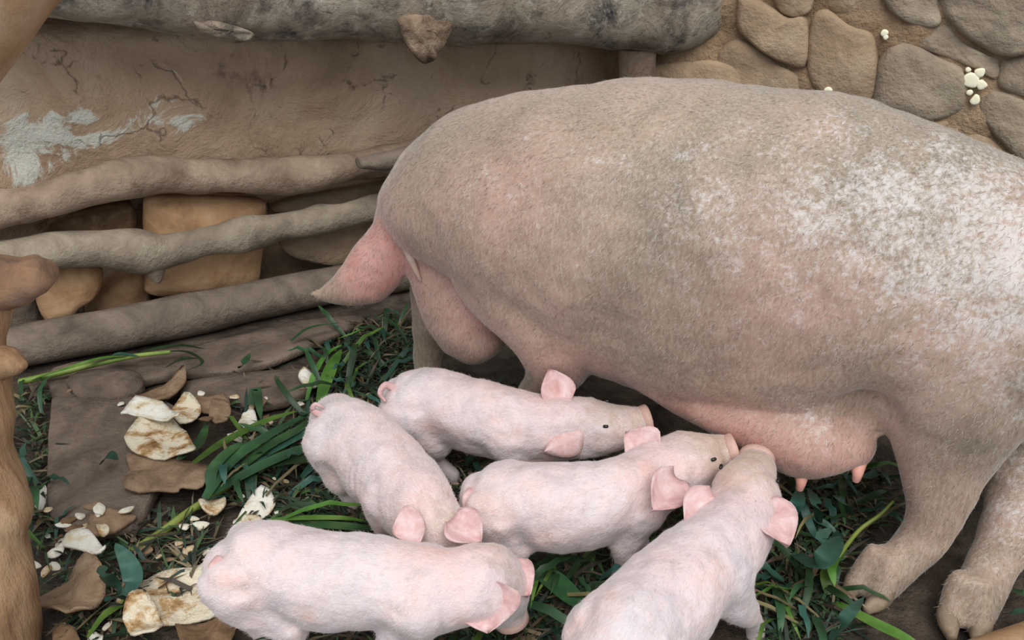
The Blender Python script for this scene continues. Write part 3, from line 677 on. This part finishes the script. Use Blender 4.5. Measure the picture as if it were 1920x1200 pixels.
    for (bp, tp, wdt, nrm, cup, bend) in ears:
        link('ear', from_bm(ear_bm(pz(*bp), pz(*tp), wdt, V(nrm).normalized(), cup, .003, bend), 'ear', True, base), M['pig_ear'], root)
    d = (V(Hd[-1][:3])-V(Hd[-2][:3])).normalized(); t = V(Hd[-1][:3])
    r_ = Hd[-1][3]
    so_ = tube_obj('snout', [(*(t+d*r_*.1), r_*.98, r_*1.02), (*(t+d*r_*.55), r_*1.04, r_*1.12)], M['pig_snout'], root, base, seg=20, n=2, cap=.18)
    sl = Z.cross(d).normalized(); su = d.cross(sl)
    for k in (-1, 1):
        n0 = t+d*r_*.75+sl*k*r_*.38
        tube_obj('nostril', [(*n0, r_*.2, r_*.14), (*(n0+d*r_*.06), r_*.2, r_*.14)], M['eye'], so_, base, seg=8, n=1, cap=.2)
    i = 1
    hc = V(Hd[i][:3]); fd = (V(Hd[i+1][:3])-V(Hd[i-1][:3])).normalized(); sl = Z.cross(fd).normalized(); su = fd.cross(sl)
    for k in (-1, 1):
        e = hc+sl*k*Hd[i][4]*.80+su*Hd[i][3]*.56+fd*.006
        tube_obj('eye', [(*e, .0026, .0026), (*(e+fd*.004), .0024, .0026)], M['eye'], root, base, seg=10, n=1, cap=1)
    if tail:
        q = [pz(*t_) for t_ in tail]; k = len(q)
        tube_obj('tail', [(*p_, .0075*(1-.7*i/(k-1)), .0075*(1-.7*i/(k-1))) for i, p_ in enumerate(q)], M['pig_ear'], root, base, seg=10, n=4)
    return root

UPC = (0, -.6, .8)
piglet('pink piglet under the sow flank with its snout at her belly',
       [(752, 748, .15, .04, .04), (785, 752, .155, .06, .056), (870, 775, .15, .063, .059), (960, 797, .15, .063, .058), (1035, 803, .15, .055, .052)],
       [(1085, 800, .155, .050, .05), (1130, 800, .16, .044, .046), (1172, 796, .165, .032, .034), (1200, 790, .168, .024, .027)],
       [('hr', 850, 905), ('hl', 800, 850), ('fr', 1030, 950), ('fl', 1060, 900)],
       [((1056, 757, .195), (1030, 692, .235), .048, (.2, -1, .2), .25, 0), ((1090, 812, .17), (1020, 848, .15), .045, (0, -.7, .7), -.3, 0)],
       tail=[(740, 728, .19), (722, 722, .2), (712, 738, .19), (722, 752, .18)], seed=1)
piglet('pale piglet with curled tail and wrinkled flank standing between two others',
       [(630, 788, .155, .045, .045), (655, 820, .155, .064, .06), (705, 865, .15, .067, .064), (755, 917, .152, .062, .058), (792, 958, .158, .053, .050)],
       [(812, 983, .158, .046, .045), (830, 1006, .143, .039, .039), (844, 1030, .118, .027, .029), (852, 1048, .100, .021, .024)],
       [('hr', 665, 965), ('hl', 740, 930), ('fr', 750, 1060), ('fl', 815, 1040)],
       [((794, 978, .198), (736, 1000, .185), .045, (-.2, -.6, .7), .3, 0), ((846, 971, .195), (902, 1018, .178), .05, (.3, -.4, .8), .3, 0)],
       tail=[(622, 770, .19), (600, 776, .20), (586, 768, .21), (592, 758, .22), (606, 764, .215)], seed=2, wrinkle=True)
piglet('white-pink piglet in the middle reaching its head up to the udder',
       [(902, 938, .142, .040, .040), (940, 942, .146, .060, .056), (1012, 952, .148, .065, .060), (1100, 946, .15, .064, .06), (1175, 926, .152, .06, .056), (1228, 897, .158, .052, .05)],
       [(1270, 876, .165, .049, .05), (1310, 862, .172, .042, .044), (1343, 852, .176, .031, .033), (1361, 847, .18, .024, .026)],
       [('hr', 975, 1105), ('hl', 945, 1055), ('fr', 1155, 1108), ('fl', 1205, 1072)],
       [((1228, 852, .195), (1172, 812, .21), .055, (0, -.8, .6), .25, 0), ((1272, 892, .205), (1222, 958, .195), .05, (-.1, -.8, .5), .3, 0)],
       tail=[(884, 922, .172), (872, 934, .172), (870, 955, .157)], seed=3)
piglet('pink-white piglet standing apart on the husks with a big drooping ear',
       [(428, 1068, .155, .04, .04), (470, 1066, .155, .062, .056), (560, 1080, .15, .066, .061), (680, 1092, .150, .062, .059), (790, 1104, .150, .055, .054), (850, 1104, .150, .049, .050)],
       [(900, 1093, .150, .049, .051), (934, 1099, .128, .043, .045), (948, 1122, .09, .030, .033), (956, 1150, .065, .023, .026)],
       [('hr', 605, 1262), ('hl', 490, 1212), ('fr', 712, 1268), ('fl', 790, 1222)],
       [((905, 1092, .178), (916, 1186, .13), .078, (-.1, -1, .25), .2, 0), ((948, 1062, .165), (992, 1118, .14), .05, (.6, -.6, .5), .3, 0)],
       tail=[(412, 1050, .19), (398, 1066, .185), (400, 1090, .165), (408, 1104, .15)], seed=4)
piglet('rosy piglet seen from its back with both ears spread at the udder',
       [(1128, 1240, .15, .045, .045), (1170, 1203, .155, .064, .06), (1240, 1137, .15, .068, .064), (1318, 1062, .15, .065, .061), (1372, 998, .158, .057, .055)],
       [(1392, 955, .168, .051, .052), (1400, 918, .178, .047, .049), (1410, 889, .185, .035, .037), (1416, 869, .186, .024, .026)],
       [('hr', 1250, 1330), ('hl', 1130, 1260), ('fr', 1412, 1205), ('fl', 1310, 1150)],
       [((1345, 930, .21), (1285, 992, .19), .055, (-.3, -.7, .6), .25, 0), ((1432, 938, .205), (1478, 1025, .175), .058, (.3, -.7, .6), .25, 0)],
       tail=[(1118, 1215, .19), (1100, 1215, .2), (1095, 1235, .19)], seed=5, dirt=.85)

# ------------------------------------------------------------------ what loose things rest on, and what they must keep clear of
def tree_of(o):
    Mw = o.matrix_world; me = o.data
    return BVHTree.FromPolygons([Mw@v_.co for v_ in me.vertices], [tuple(p_.vertices) for p_ in me.polygons])
bpy.context.view_layer.update()
REST = [tree_of(floor)]+[tree_of(c_) for c_ in floor.children if c_.name.startswith('slab')]+[tree_of(sill)]
KEEP = []
for o_ in list(COL.objects):
    if o_.type == 'MESH' and (o_.name.split('.')[0] in ('hoof', 'snout', 'fence_post', 'ground_pole', 'sill_log') or (o_.name.startswith('body') and o_.parent)):
        KEEP.append(tree_of(o_))
NB = len(REST)                                                                 # soil, slabs and sill; scraps are added as they land
def support(x, y, trees=None):
    z_ = .014                                                                  # the bed of fine litter
    for t_ in (trees or REST):
        h_ = t_.ray_cast(V((x, y, .13)), V((0, 0, -1)))
        if h_[0] is not None: z_ = max(z_, h_[0].z)
    return z_
def settle(o, sink=.0015):
    """let a scrap down (or up) until it rests on soil, slab or the scraps below it"""
    bpy.context.view_layer.update()
    gap = min((o.matrix_world@v_.co).z-support((o.matrix_world@v_.co).x, (o.matrix_world@v_.co).y) for v_ in o.data.vertices)
    o.location.z -= gap+sink
    bpy.context.view_layer.update(); REST.append(tree_of(o))
def inside(p):
    for t_ in KEEP:
        n_ = t_.find_nearest(p, .06)
        if n_[0] is not None and (p-n_[0]).dot(n_[1]) < .0005: return True
    return False
def hits(o):
    t_ = tree_of(o)
    return any(t_.overlap(k_) for k_ in KEEP)
# ------------------------------------------------------------------ scraps and husks on the floor
HB, HP, HW_ = M['husk_brown'], M['husk'], M['husk_white']
husk('bark_scrap', [(240, 875), (300, 878), (390, 892), (384, 930), (345, 936), (330, 944), (240, 940), (248, 905)], HB, 'flat brown bark scrap below the cream-stained husk', 'scrap', .006, .005, seed=1)
husk('husk', [(236, 835), (258, 808), (300, 790), (340, 808), (372, 862), (352, 872), (290, 868), (250, 855)], HP, 'cream and rust stained husk lying on the bark scrap', 'husk', .02, .004, seed=2, z0=.012)
husk('bark_scrap', [(258, 768), (290, 730), (335, 700), (350, 704), (348, 732), (318, 758), (285, 780)], HB, 'curled brown bark strip leaning beside the small round stone slab', 'scrap', .03, .006, tilt=.015, seed=3, z0=.02)
husk('husk', [(232, 800), (262, 775), (310, 778), (345, 812), (320, 815), (270, 800)], HW_, 'dirty pale husk fold tucked under brown bark strip', 'husk', .02, .004, seed=4, z0=.022)
husk('husk', [(350, 760), (368, 742), (420, 738), (432, 768), (410, 775), (380, 768)], HB, 'small dull brown husk with ragged end', 'husk', .012, .005, seed=5, z0=.03)
husk('husk', [(320, 790), (350, 760), (378, 772), (372, 800), (340, 812)], HP, 'small cream husk with rust brown middle', 'husk', .014, .004, seed=6, z0=.02)
husk('husk', [(395, 800), (405, 775), (432, 772), (434, 798), (412, 812)], HB, 'tiny folded brown husk by the leaf bundle', 'husk', .014, .004, seed=7)
husk('husk', [(448, 800), (455, 775), (475, 768), (482, 790), (470, 808)], HW_, 'tiny white husk beside the leaf bundle', 'husk', .014, .004, seed=8)
husk('wood_chip', [(160, 1000), (190, 968), (245, 958), (252, 968), (215, 992), (172, 1010)], HB, 'long narrow brown wood chip beside the slab', 'chip', .012, .008, seed=9)
husk('husk', [(374, 950), (392, 936), (420, 934), (424, 950), (408, 964), (385, 965)], HP, 'small oval tan husk beside the long green stalk', 'husk', .01, .006, seed=10)
husk('husk', [(436, 978), (452, 955), (492, 920), (514, 934), (512, 950), (478, 972), (455, 982)], HW_, 'bright white husk flake beside the front piglet', 'husk', .016, .004, seed=11)
husk('husk', [(455, 985), (466, 972), (488, 970), (492, 986), (475, 996)], HP, 'small round tan husk touching the bright white flake', 'husk', .008, .006, seed=12)
husk('husk', [(50, 1112), (80, 1098), (135, 1062), (165, 1050), (195, 1075), (202, 1105), (185, 1150), (150, 1172), (115, 1158), (70, 1142)], HB, 'large pleated brown husk beside the fence post', 'husk', .045, .005, tilt=.02, seed=13, z0=.006)
husk('husk', [(128, 1055), (135, 1040), (175, 1026), (198, 1048), (210, 1068), (190, 1072), (160, 1056)], HW_, 'white crumpled husk tip above the pleated brown husk', 'husk', .02, .005, seed=14, z0=.03)
husk('husk', [(250, 1130), (262, 1090), (305, 1070), (360, 1065), (405, 1058), (420, 1100), (436, 1130), (410, 1150), (350, 1165), (300, 1180), (268, 1150)], HP, 'broad mottled cream husk sheet behind the front piglet', 'husk', .022, .005, seed=15, z0=.01, rough=.012)
husk('husk', [(235, 1180), (248, 1145), (275, 1135), (300, 1160), (310, 1210), (260, 1220)], HP, 'greenish cream husk under edge of broad mottled sheet', 'husk', .02, .004, seed=16)
husk('husk', [(330, 1180), (380, 1165), (430, 1150), (445, 1180), (420, 1215), (350, 1220)], M['husk_dark'], 'rotten brown husk sheet below the broad mottled sheet', 'husk', .015, .004, seed=17)
husk('bark_scrap', [(100, 1190), (130, 1182), (150, 1198), (146, 1242), (104, 1242)], M['husk_dark'], 'dark brown bark scrap at the foot of fence post', 'scrap', .02, .01, seed=18)
husk('husk', [(164, 1196), (180, 1184), (194, 1194), (186, 1212), (168, 1212)], HW_, 'small white flake beside the dark bark scrap', 'husk', .01, .004, seed=19)
husk('husk', [(52, 945), (62, 925), (88, 918), (86, 940), (66, 962), (56, 960)], HW_, 'pale torn husk between the fence post and slab', 'husk', .014, .004, seed=20)
husk('wood_chip', [(560, 712), (572, 702), (598, 712), (594, 728), (575, 726)], HW_, 'white-ended chip in the grass above the tail piglet', 'chip', .008, .012, seed=21)
husk('husk', [(190, 1020), (205, 1012), (214, 1025), (204, 1034), (194, 1032)], HP, 'small tan flake above the bluish leaves', 'husk', .006, .006, seed=22)
rr = random.Random(11)
def rpoly(poly):
    xs = [p[0] for p in poly]; ys = [p[1] for p in poly]
    while True:
        q = (rr.uniform(min(xs), max(xs)), rr.uniform(min(ys), max(ys)))
        if inpoly(q, poly): return q
CHIPS = [(150, 970), (162, 985), (175, 975), (90, 1005), (112, 1010), (125, 1005), (115, 1020), (98, 1022), (270, 1030), (282, 1025), (278, 1038), (338, 1020), (366, 1025), (385, 1035), (330, 985), (345, 990), (300, 1045), (320, 1050), (450, 905), (490, 840), (520, 900), (535, 905), (540, 960), (575, 940), (590, 935), (505, 960), (560, 985), (215, 1180), (150, 1185), (420, 905), (445, 915), (95, 975), (130, 735), (225, 748), (175, 705), (560, 760), (880, 850), (235, 1000)]
SCR = [(110, 990), (300, 930), (440, 900), (570, 930), (520, 990), (430, 1050), (330, 1060), (230, 1050), (200, 1190), (110, 1200), (90, 1040)]
for k in range(34): CHIPS.append(rpoly(SCR))
for k in range(14): CHIPS.append(rpoly([(330, 740), (440, 720), (560, 720), (480, 830), (360, 800)]))
proto = {}
for i, (u, v) in enumerate(CHIPS):
    k = i % 5
    for tries in range(40):                                                    # crumbs lie between the scraps, not on them
        du, dv = (0, 0) if not tries else (rr.uniform(-1, 1)*(12+4*tries), rr.uniform(-1, 1)*(8+3*tries)); p = pz(u+du, v+dv, .02)
        if all(support(p.x+a_, p.y+b_) < support(p.x+a_, p.y+b_, REST[:NB])+.002 for a_, b_ in ((0, 0), (.016, 0), (-.016, 0), (0, .016), (0, -.016))) and not inside(V((p.x, p.y, .02))): break
    p = pz(u+du, v+dv, support(p.x, p.y))
    if k not in proto:
        nn = 7; s = .010
        out = [(s*math.cos(2*math.pi*j/nn)*rr.uniform(.6, 1.2), .7*s*math.sin(2*math.pi*j/nn)*rr.uniform(.6, 1.3)) for j in range(nn)]
        bm = plate(out, V(), X, Y, Z, [(.5, -.002), (.95, 0), (1, .003), (.8, .005), (.3, .006)], .003, 60, None, 2, k)
        proto[k] = from_bm(bm, 'crumb'); proto[k].materials.append([HW_, HP, HB, HW_, M['husk_dark']][k])
    o = link('crumb', proto[k], None, None, p); o.rotation_euler = (rr.uniform(-.3, .3), rr.uniform(-.3, .3), rr.uniform(0, 6.3)); s = rr.uniform(.6, 1.2) if i < 38 else rr.uniform(.6, 1.6); o.scale = (s, s, s*.6)
    settle(o); REST.pop()
    tag(o, ['chalky white crumb scattered on the litter', 'cream crumb of husk scattered on the litter', 'brown crumb of bark scattered on the litter', 'thin white flake crumb scattered on the litter', 'dark rotten crumb scattered on the litter'][k], 'crumb', ['white', 'cream', 'brown', 'white flake', 'dark'][k]+' crumbs on the litter')

# ------------------------------------------------------------------ cut greens
def plant(name, label, stem, wd, leaves, zs=.012, ze=.03, cat='plant'):
    """a cut stalk with its own leaves"""
    pts = [pz(u, v, zs+(ze-zs)*i/(len(stem)-1)) for i, (u, v) in enumerate(stem)]; b0 = pts[0].copy()
    root = thing(name, label, cat, b0)
    tube_obj('stem', [(*p, wd*(1-.4*i/(len(pts)-1)), wd*(1-.4*i/(len(pts)-1))) for i, p in enumerate(pts)], M['stalk'], root, b0, seg=10, n=5)
    for px, wl, mk in leaves:
        leaf(px, wl, M[mk], None, 'leaf', parent=root, base=b0, z=(.02, .045))
    return root
plant('grass_stalk', 'long green grass stalk with a bundle of dark leaves at its end', [(240, 1040), (300, 1000), (360, 955), (430, 910), (500, 865), (560, 815)], .0075,
      [([(400, 925), (480, 880), (560, 845), (610, 830)], .013, 'leaf'), ([(385, 935), (430, 870), (500, 820), (590, 770)], .013, 'leaf'), ([(420, 905), (500, 840), (570, 800), (620, 750)], .011, 'leaf'),
       ([(440, 895), (520, 870), (600, 860), (650, 850)], .012, 'leaf'), ([(395, 920), (400, 880), (440, 840), (470, 830)], .011, 'leaf'), ([(450, 880), (540, 830), (600, 800), (640, 790)], .012, 'leaf_blue')])
plant('grass_stalk', 'yellow-green stalk with small leaves lying along the sill log', [(38, 716), (110, 700), (180, 683), (250, 668), (318, 660)], .007,
      [([(200, 676), (220, 664), (262, 668)], .006, 'leaf_blue'), ([(250, 668), (290, 655), (340, 648), (385, 655)], .006, 'leaf'), ([(310, 690), (340, 675), (370, 672)], .009, 'leaf'), ([(60, 712), (130, 690), (190, 672), (240, 668)], .006, 'leaf_bright'), ([(300, 660), (350, 660), (380, 680), (350, 695)], .004, 'leaf')], zs=.03, ze=.06)
plant('grass_stalk', 'green sprig of three broad bluish leaves beside the pleated husk', [(170, 1185), (190, 1160), (225, 1135), (238, 1110)], .004,
      [([(235, 1120), (250, 1090), (240, 1055), (216, 1018)], .014, 'leaf_blue'), ([(232, 1120), (215, 1100), (195, 1075), (188, 1060)], .010, 'leaf_blue'), ([(232, 1125), (215, 1120), (198, 1128)], .010, 'leaf_blue'), ([(165, 1195), (200, 1150), (235, 1135)], .006, 'leaf_bright')])
plant('grass_stalk', 'pale dry stalk leaning toward the sow foreleg over dark leaves', [(1540, 1075), (1570, 1045), (1610, 995), (1650, 965), (1675, 940)], .004,
      [([(1570, 1040), (1540, 1010), (1560, 990)], .010, 'leaf_blue'), ([(1585, 1030), (1560, 1060), (1565, 1100)], .007, 'leaf_bright')], zs=.03, ze=.10)
LEAVES = [([(990, 1062), (1030, 1085), (1070, 1120), (1105, 1148)], .018, 'leaf', 'broad dark green leaf on the ground before the middle piglet'),
          ([(505, 975), (560, 972), (640, 972), (690, 978)], .006, 'leaf_bright', 'narrow light green blade behind the front piglet'),
          ([(530, 982), (600, 985), (670, 990), (725, 995)], .009, 'leaf', 'dark green blade lying behind the front piglet'),
          ([(600, 755), (612, 715), (626, 680), (640, 655)], .014, 'leaf_bright', 'broad upright green blade in the heap behind the tail piglet'),
          ([(575, 750), (590, 700), (618, 660), (660, 640)], .006, 'leaf_bright', 'thin arching green blade in the heap behind tail piglet'),
          ([(470, 760), (480, 730), (490, 790)], .010, 'leaf', 'small green leaf standing beside the tiny white husk'),
          ([(335, 862), (372, 835), (390, 790)], .010, 'leaf', 'green leaf tip lying across the cream-stained husk'),
          ([(365, 868), (420, 830), (500, 790), (560, 770)], .010, 'leaf_bright', 'light green blade over the dark leaf bundle'),
          ([(1566, 1130), (1636, 1168), (1690, 1194), (1740, 1220)], .010, 'leaf_bright', 'bright green blade on bare soil by the sow fore hoof'),
          ([(1552, 1115), (1548, 1080), (1556, 1045)], .008, 'leaf_bright', 'short yellow-green blade by the pale dry stalk'),
          ([(1480, 985), (1495, 945), (1500, 915)], .011, 'leaf_blue', 'bluish leaf hanging just under the sow front teats'),
          ([(1535, 980), (1530, 945), (1515, 915)], .009, 'leaf_blue', 'bluish slim leaf between the two sow teats'),
          ([(1595, 965), (1580, 940), (1562, 928)], .009, 'leaf_blue', 'bluish bent leaf below the rear sow teat'),
          ([(1490, 1040), (1530, 1060), (1560, 1030), (1575, 1005)], .016, 'leaf_blue', 'broad bluish leaf beside the rosy piglet ear'),
          ([(1560, 1200), (1585, 1160), (1620, 1120)], .009, 'leaf_blue', 'bluish blade in the heap by the rosy piglet'),
          ([(1892, 1104), (1916, 1112), (1955, 1118)], .009, 'leaf', 'green blade on bare soil beyond the sow far hoof'),
          ([(1880, 1152), (1905, 1148), (1945, 1140)], .005, 'leaf_blue', 'pale narrow blade on bare soil past the far hoof'),
          ([(450, 690), (458, 680), (470, 662)], .009, 'leaf', 'little green leaf on the stone slab'),
          ([(190, 870), (205, 855), (222, 862)], .012, 'leaf_blue', 'crumpled bluish leaf on the stone slab'),
          ([(545, 640), (580, 615), (640, 605)], .005, 'leaf', 'thin green blade lying on the sill log foot')]
for px, wl, mk, lb in LEAVES: leaf(px, wl, M[mk], lb, z=(.03, .08) if 'teat' in lb or 'rosy' in lb else (.012, .03))
# loose single blades: a few meshes, many copies
bl = []
for k in range(8):
    L = [.09, .12, .15, .07, .10, .13, .08, .11][k]; wv = [.0055, .006, .0045, .008, .007, .0035, .006, .005][k]
    bend = rr.uniform(-.3, .3); P = []
    for i in range(8):
        f = i/7; P.append(V((L*f, bend*L*f*f, .006+.028*math.sin(math.pi*f*.85)*rr.uniform(.8, 1.2))))
    bm = bmesh.new(); blade_bm(bm, P, wv); bl.append(from_bm(bm, 'loose_blade')); bl[-1].materials.append(M[['leaf', 'leaf', 'leaf_bright', 'leaf_blue', 'leaf', 'straw', 'leaf_blue', 'leaf'][k]])
R1 = [(575, 760), (600, 690), (650, 630), (700, 590), (770, 605), (790, 690), (730, 740), (690, 770)]
R2 = [(400, 920), (460, 820), (585, 760), (600, 880), (650, 960), (720, 1000), (520, 990)]
R3 = [(980, 1060), (1130, 1040), (1300, 960), (1320, 1010), (1180, 1110), (1090, 1190), (960, 1200), (800, 1205), (960, 1120)]
R4 = [(1455, 900), (1600, 880), (1660, 900), (1680, 950), (1600, 1030), (1560, 1080), (1580, 1160), (1580, 1230), (1430, 1240), (1440, 1080)]
R5 = [(40, 720), (85, 720), (88, 950), (120, 1040), (60, 1040)]
R6 = [(820, 840), (900, 870), (870, 930), (850, 900)]
for reg, n, lb in [(R1, 42, 'loose grass blade in the heap behind the sow hind legs'), (R2, 30, 'loose grass blade among the dark leaf bundle beside tail piglet'), (R3, 44, 'loose grass blade trampled between the piglets'), (R4, 66, 'loose grass blade in the heap before the sow forelegs'), (R5, 14, 'loose grass blade in the gap beside the fence post'), (R6, 5, 'loose grass blade in the shade under the belly piglet')]:
    for i in range(n):
        bi = rr.randrange(8); look = ['dark green', 'dark green', 'bright green', 'bluish green', 'dark green', 'dry straw', 'bluish green', 'dark green'][bi]
        o = link('loose_blade', bl[bi], None, None)
        for tries in range(25):
            lc = pz(*rpoly(reg), .004+.02*rr.random()); ro = Euler((rr.uniform(-.5, .5), rr.uniform(-.25, .05), rr.uniform(0, 6.3))); s = rr.uniform(.7, 1.15)
            o.location = lc; o.rotation_euler = ro; o.scale = (s, s, s); o.matrix_world = Matrix.LocRotScale(lc, ro, V((s, s, s)))
            if not hits(o) and not inside(lc): break
        tag(o, look+' '+lb, 'grass blade', look+' '+lb.replace('blade', 'blades'))
# the fine cut grass and rotting litter nobody could count
bm = bmesh.new(); tint = []
TC = [lin(c) for c in [(26, 44, 28), (36, 60, 36), (50, 76, 46), (36, 60, 50), (66, 90, 52), (92, 80, 58), (60, 50, 40), (122, 108, 82), (34, 40, 30), (80, 66, 50)]]
LR = [(R1, 900), (R2, 700), (R3, 900), (R4, 1500), (R5, 260), (R6, 120), ([(560, 1160), (700, 1160), (1000, 1240), (450, 1240)], 300), ([(120, 1000), (400, 950), (420, 1060), (250, 1200), (120, 1200)], 500), ([(640, 900), (760, 960), (740, 1010), (640, 990)], 220), ([(1000, 720), (1200, 800), (1150, 860), (820, 850), (760, 700)], 350), ([(400, 700), (640, 640), (600, 740), (440, 790)], 60)]
for reg, n in LR:
    for i in range(n):
        p = pz(*rpoly(reg), rr.uniform(.002, .022)); an = rr.uniform(0, 6.3); L = rr.uniform(.02, .07); wv = rr.uniform(.0008, .0035)
        d = V((math.cos(an), math.sin(an), rr.uniform(-.1, .35))); s = V((-d.y, d.x, rr.uniform(-.5, .5)))*wv
        q = [p, p+d*L*.5+Z*rr.uniform(0, .008), p+d*L+Z*rr.uniform(-.006, .006)]
        if any(inside(x_) for x_ in q): continue
        vv = [bm.verts.new(q[0]-s), bm.verts.new(q[0]+s), bm.verts.new(q[1]+s), bm.verts.new(q[1]-s), bm.verts.new(q[2])]
        bm.faces.new(vv[:4]); bm.faces.new((vv[3], vv[2], vv[4])); c = TC[rr.randrange(len(TC))]; tint += [(*c, 1)]*5
for v_ in bm.verts: v_.co.z = max(v_.co.z, .001)
me = bpy.data.meshes.new('grass_litter'); bm.to_mesh(me); bm.free()
me.color_attributes.new('tint', 'FLOAT_COLOR', 'POINT').data.foreach_set('color', np.array(tint).ravel())
o = link('grass_litter', me, M['litter']); o['kind'] = 'stuff'; tag(o, 'fine cut grass and rotting litter strewn over the soil', 'grass litter')
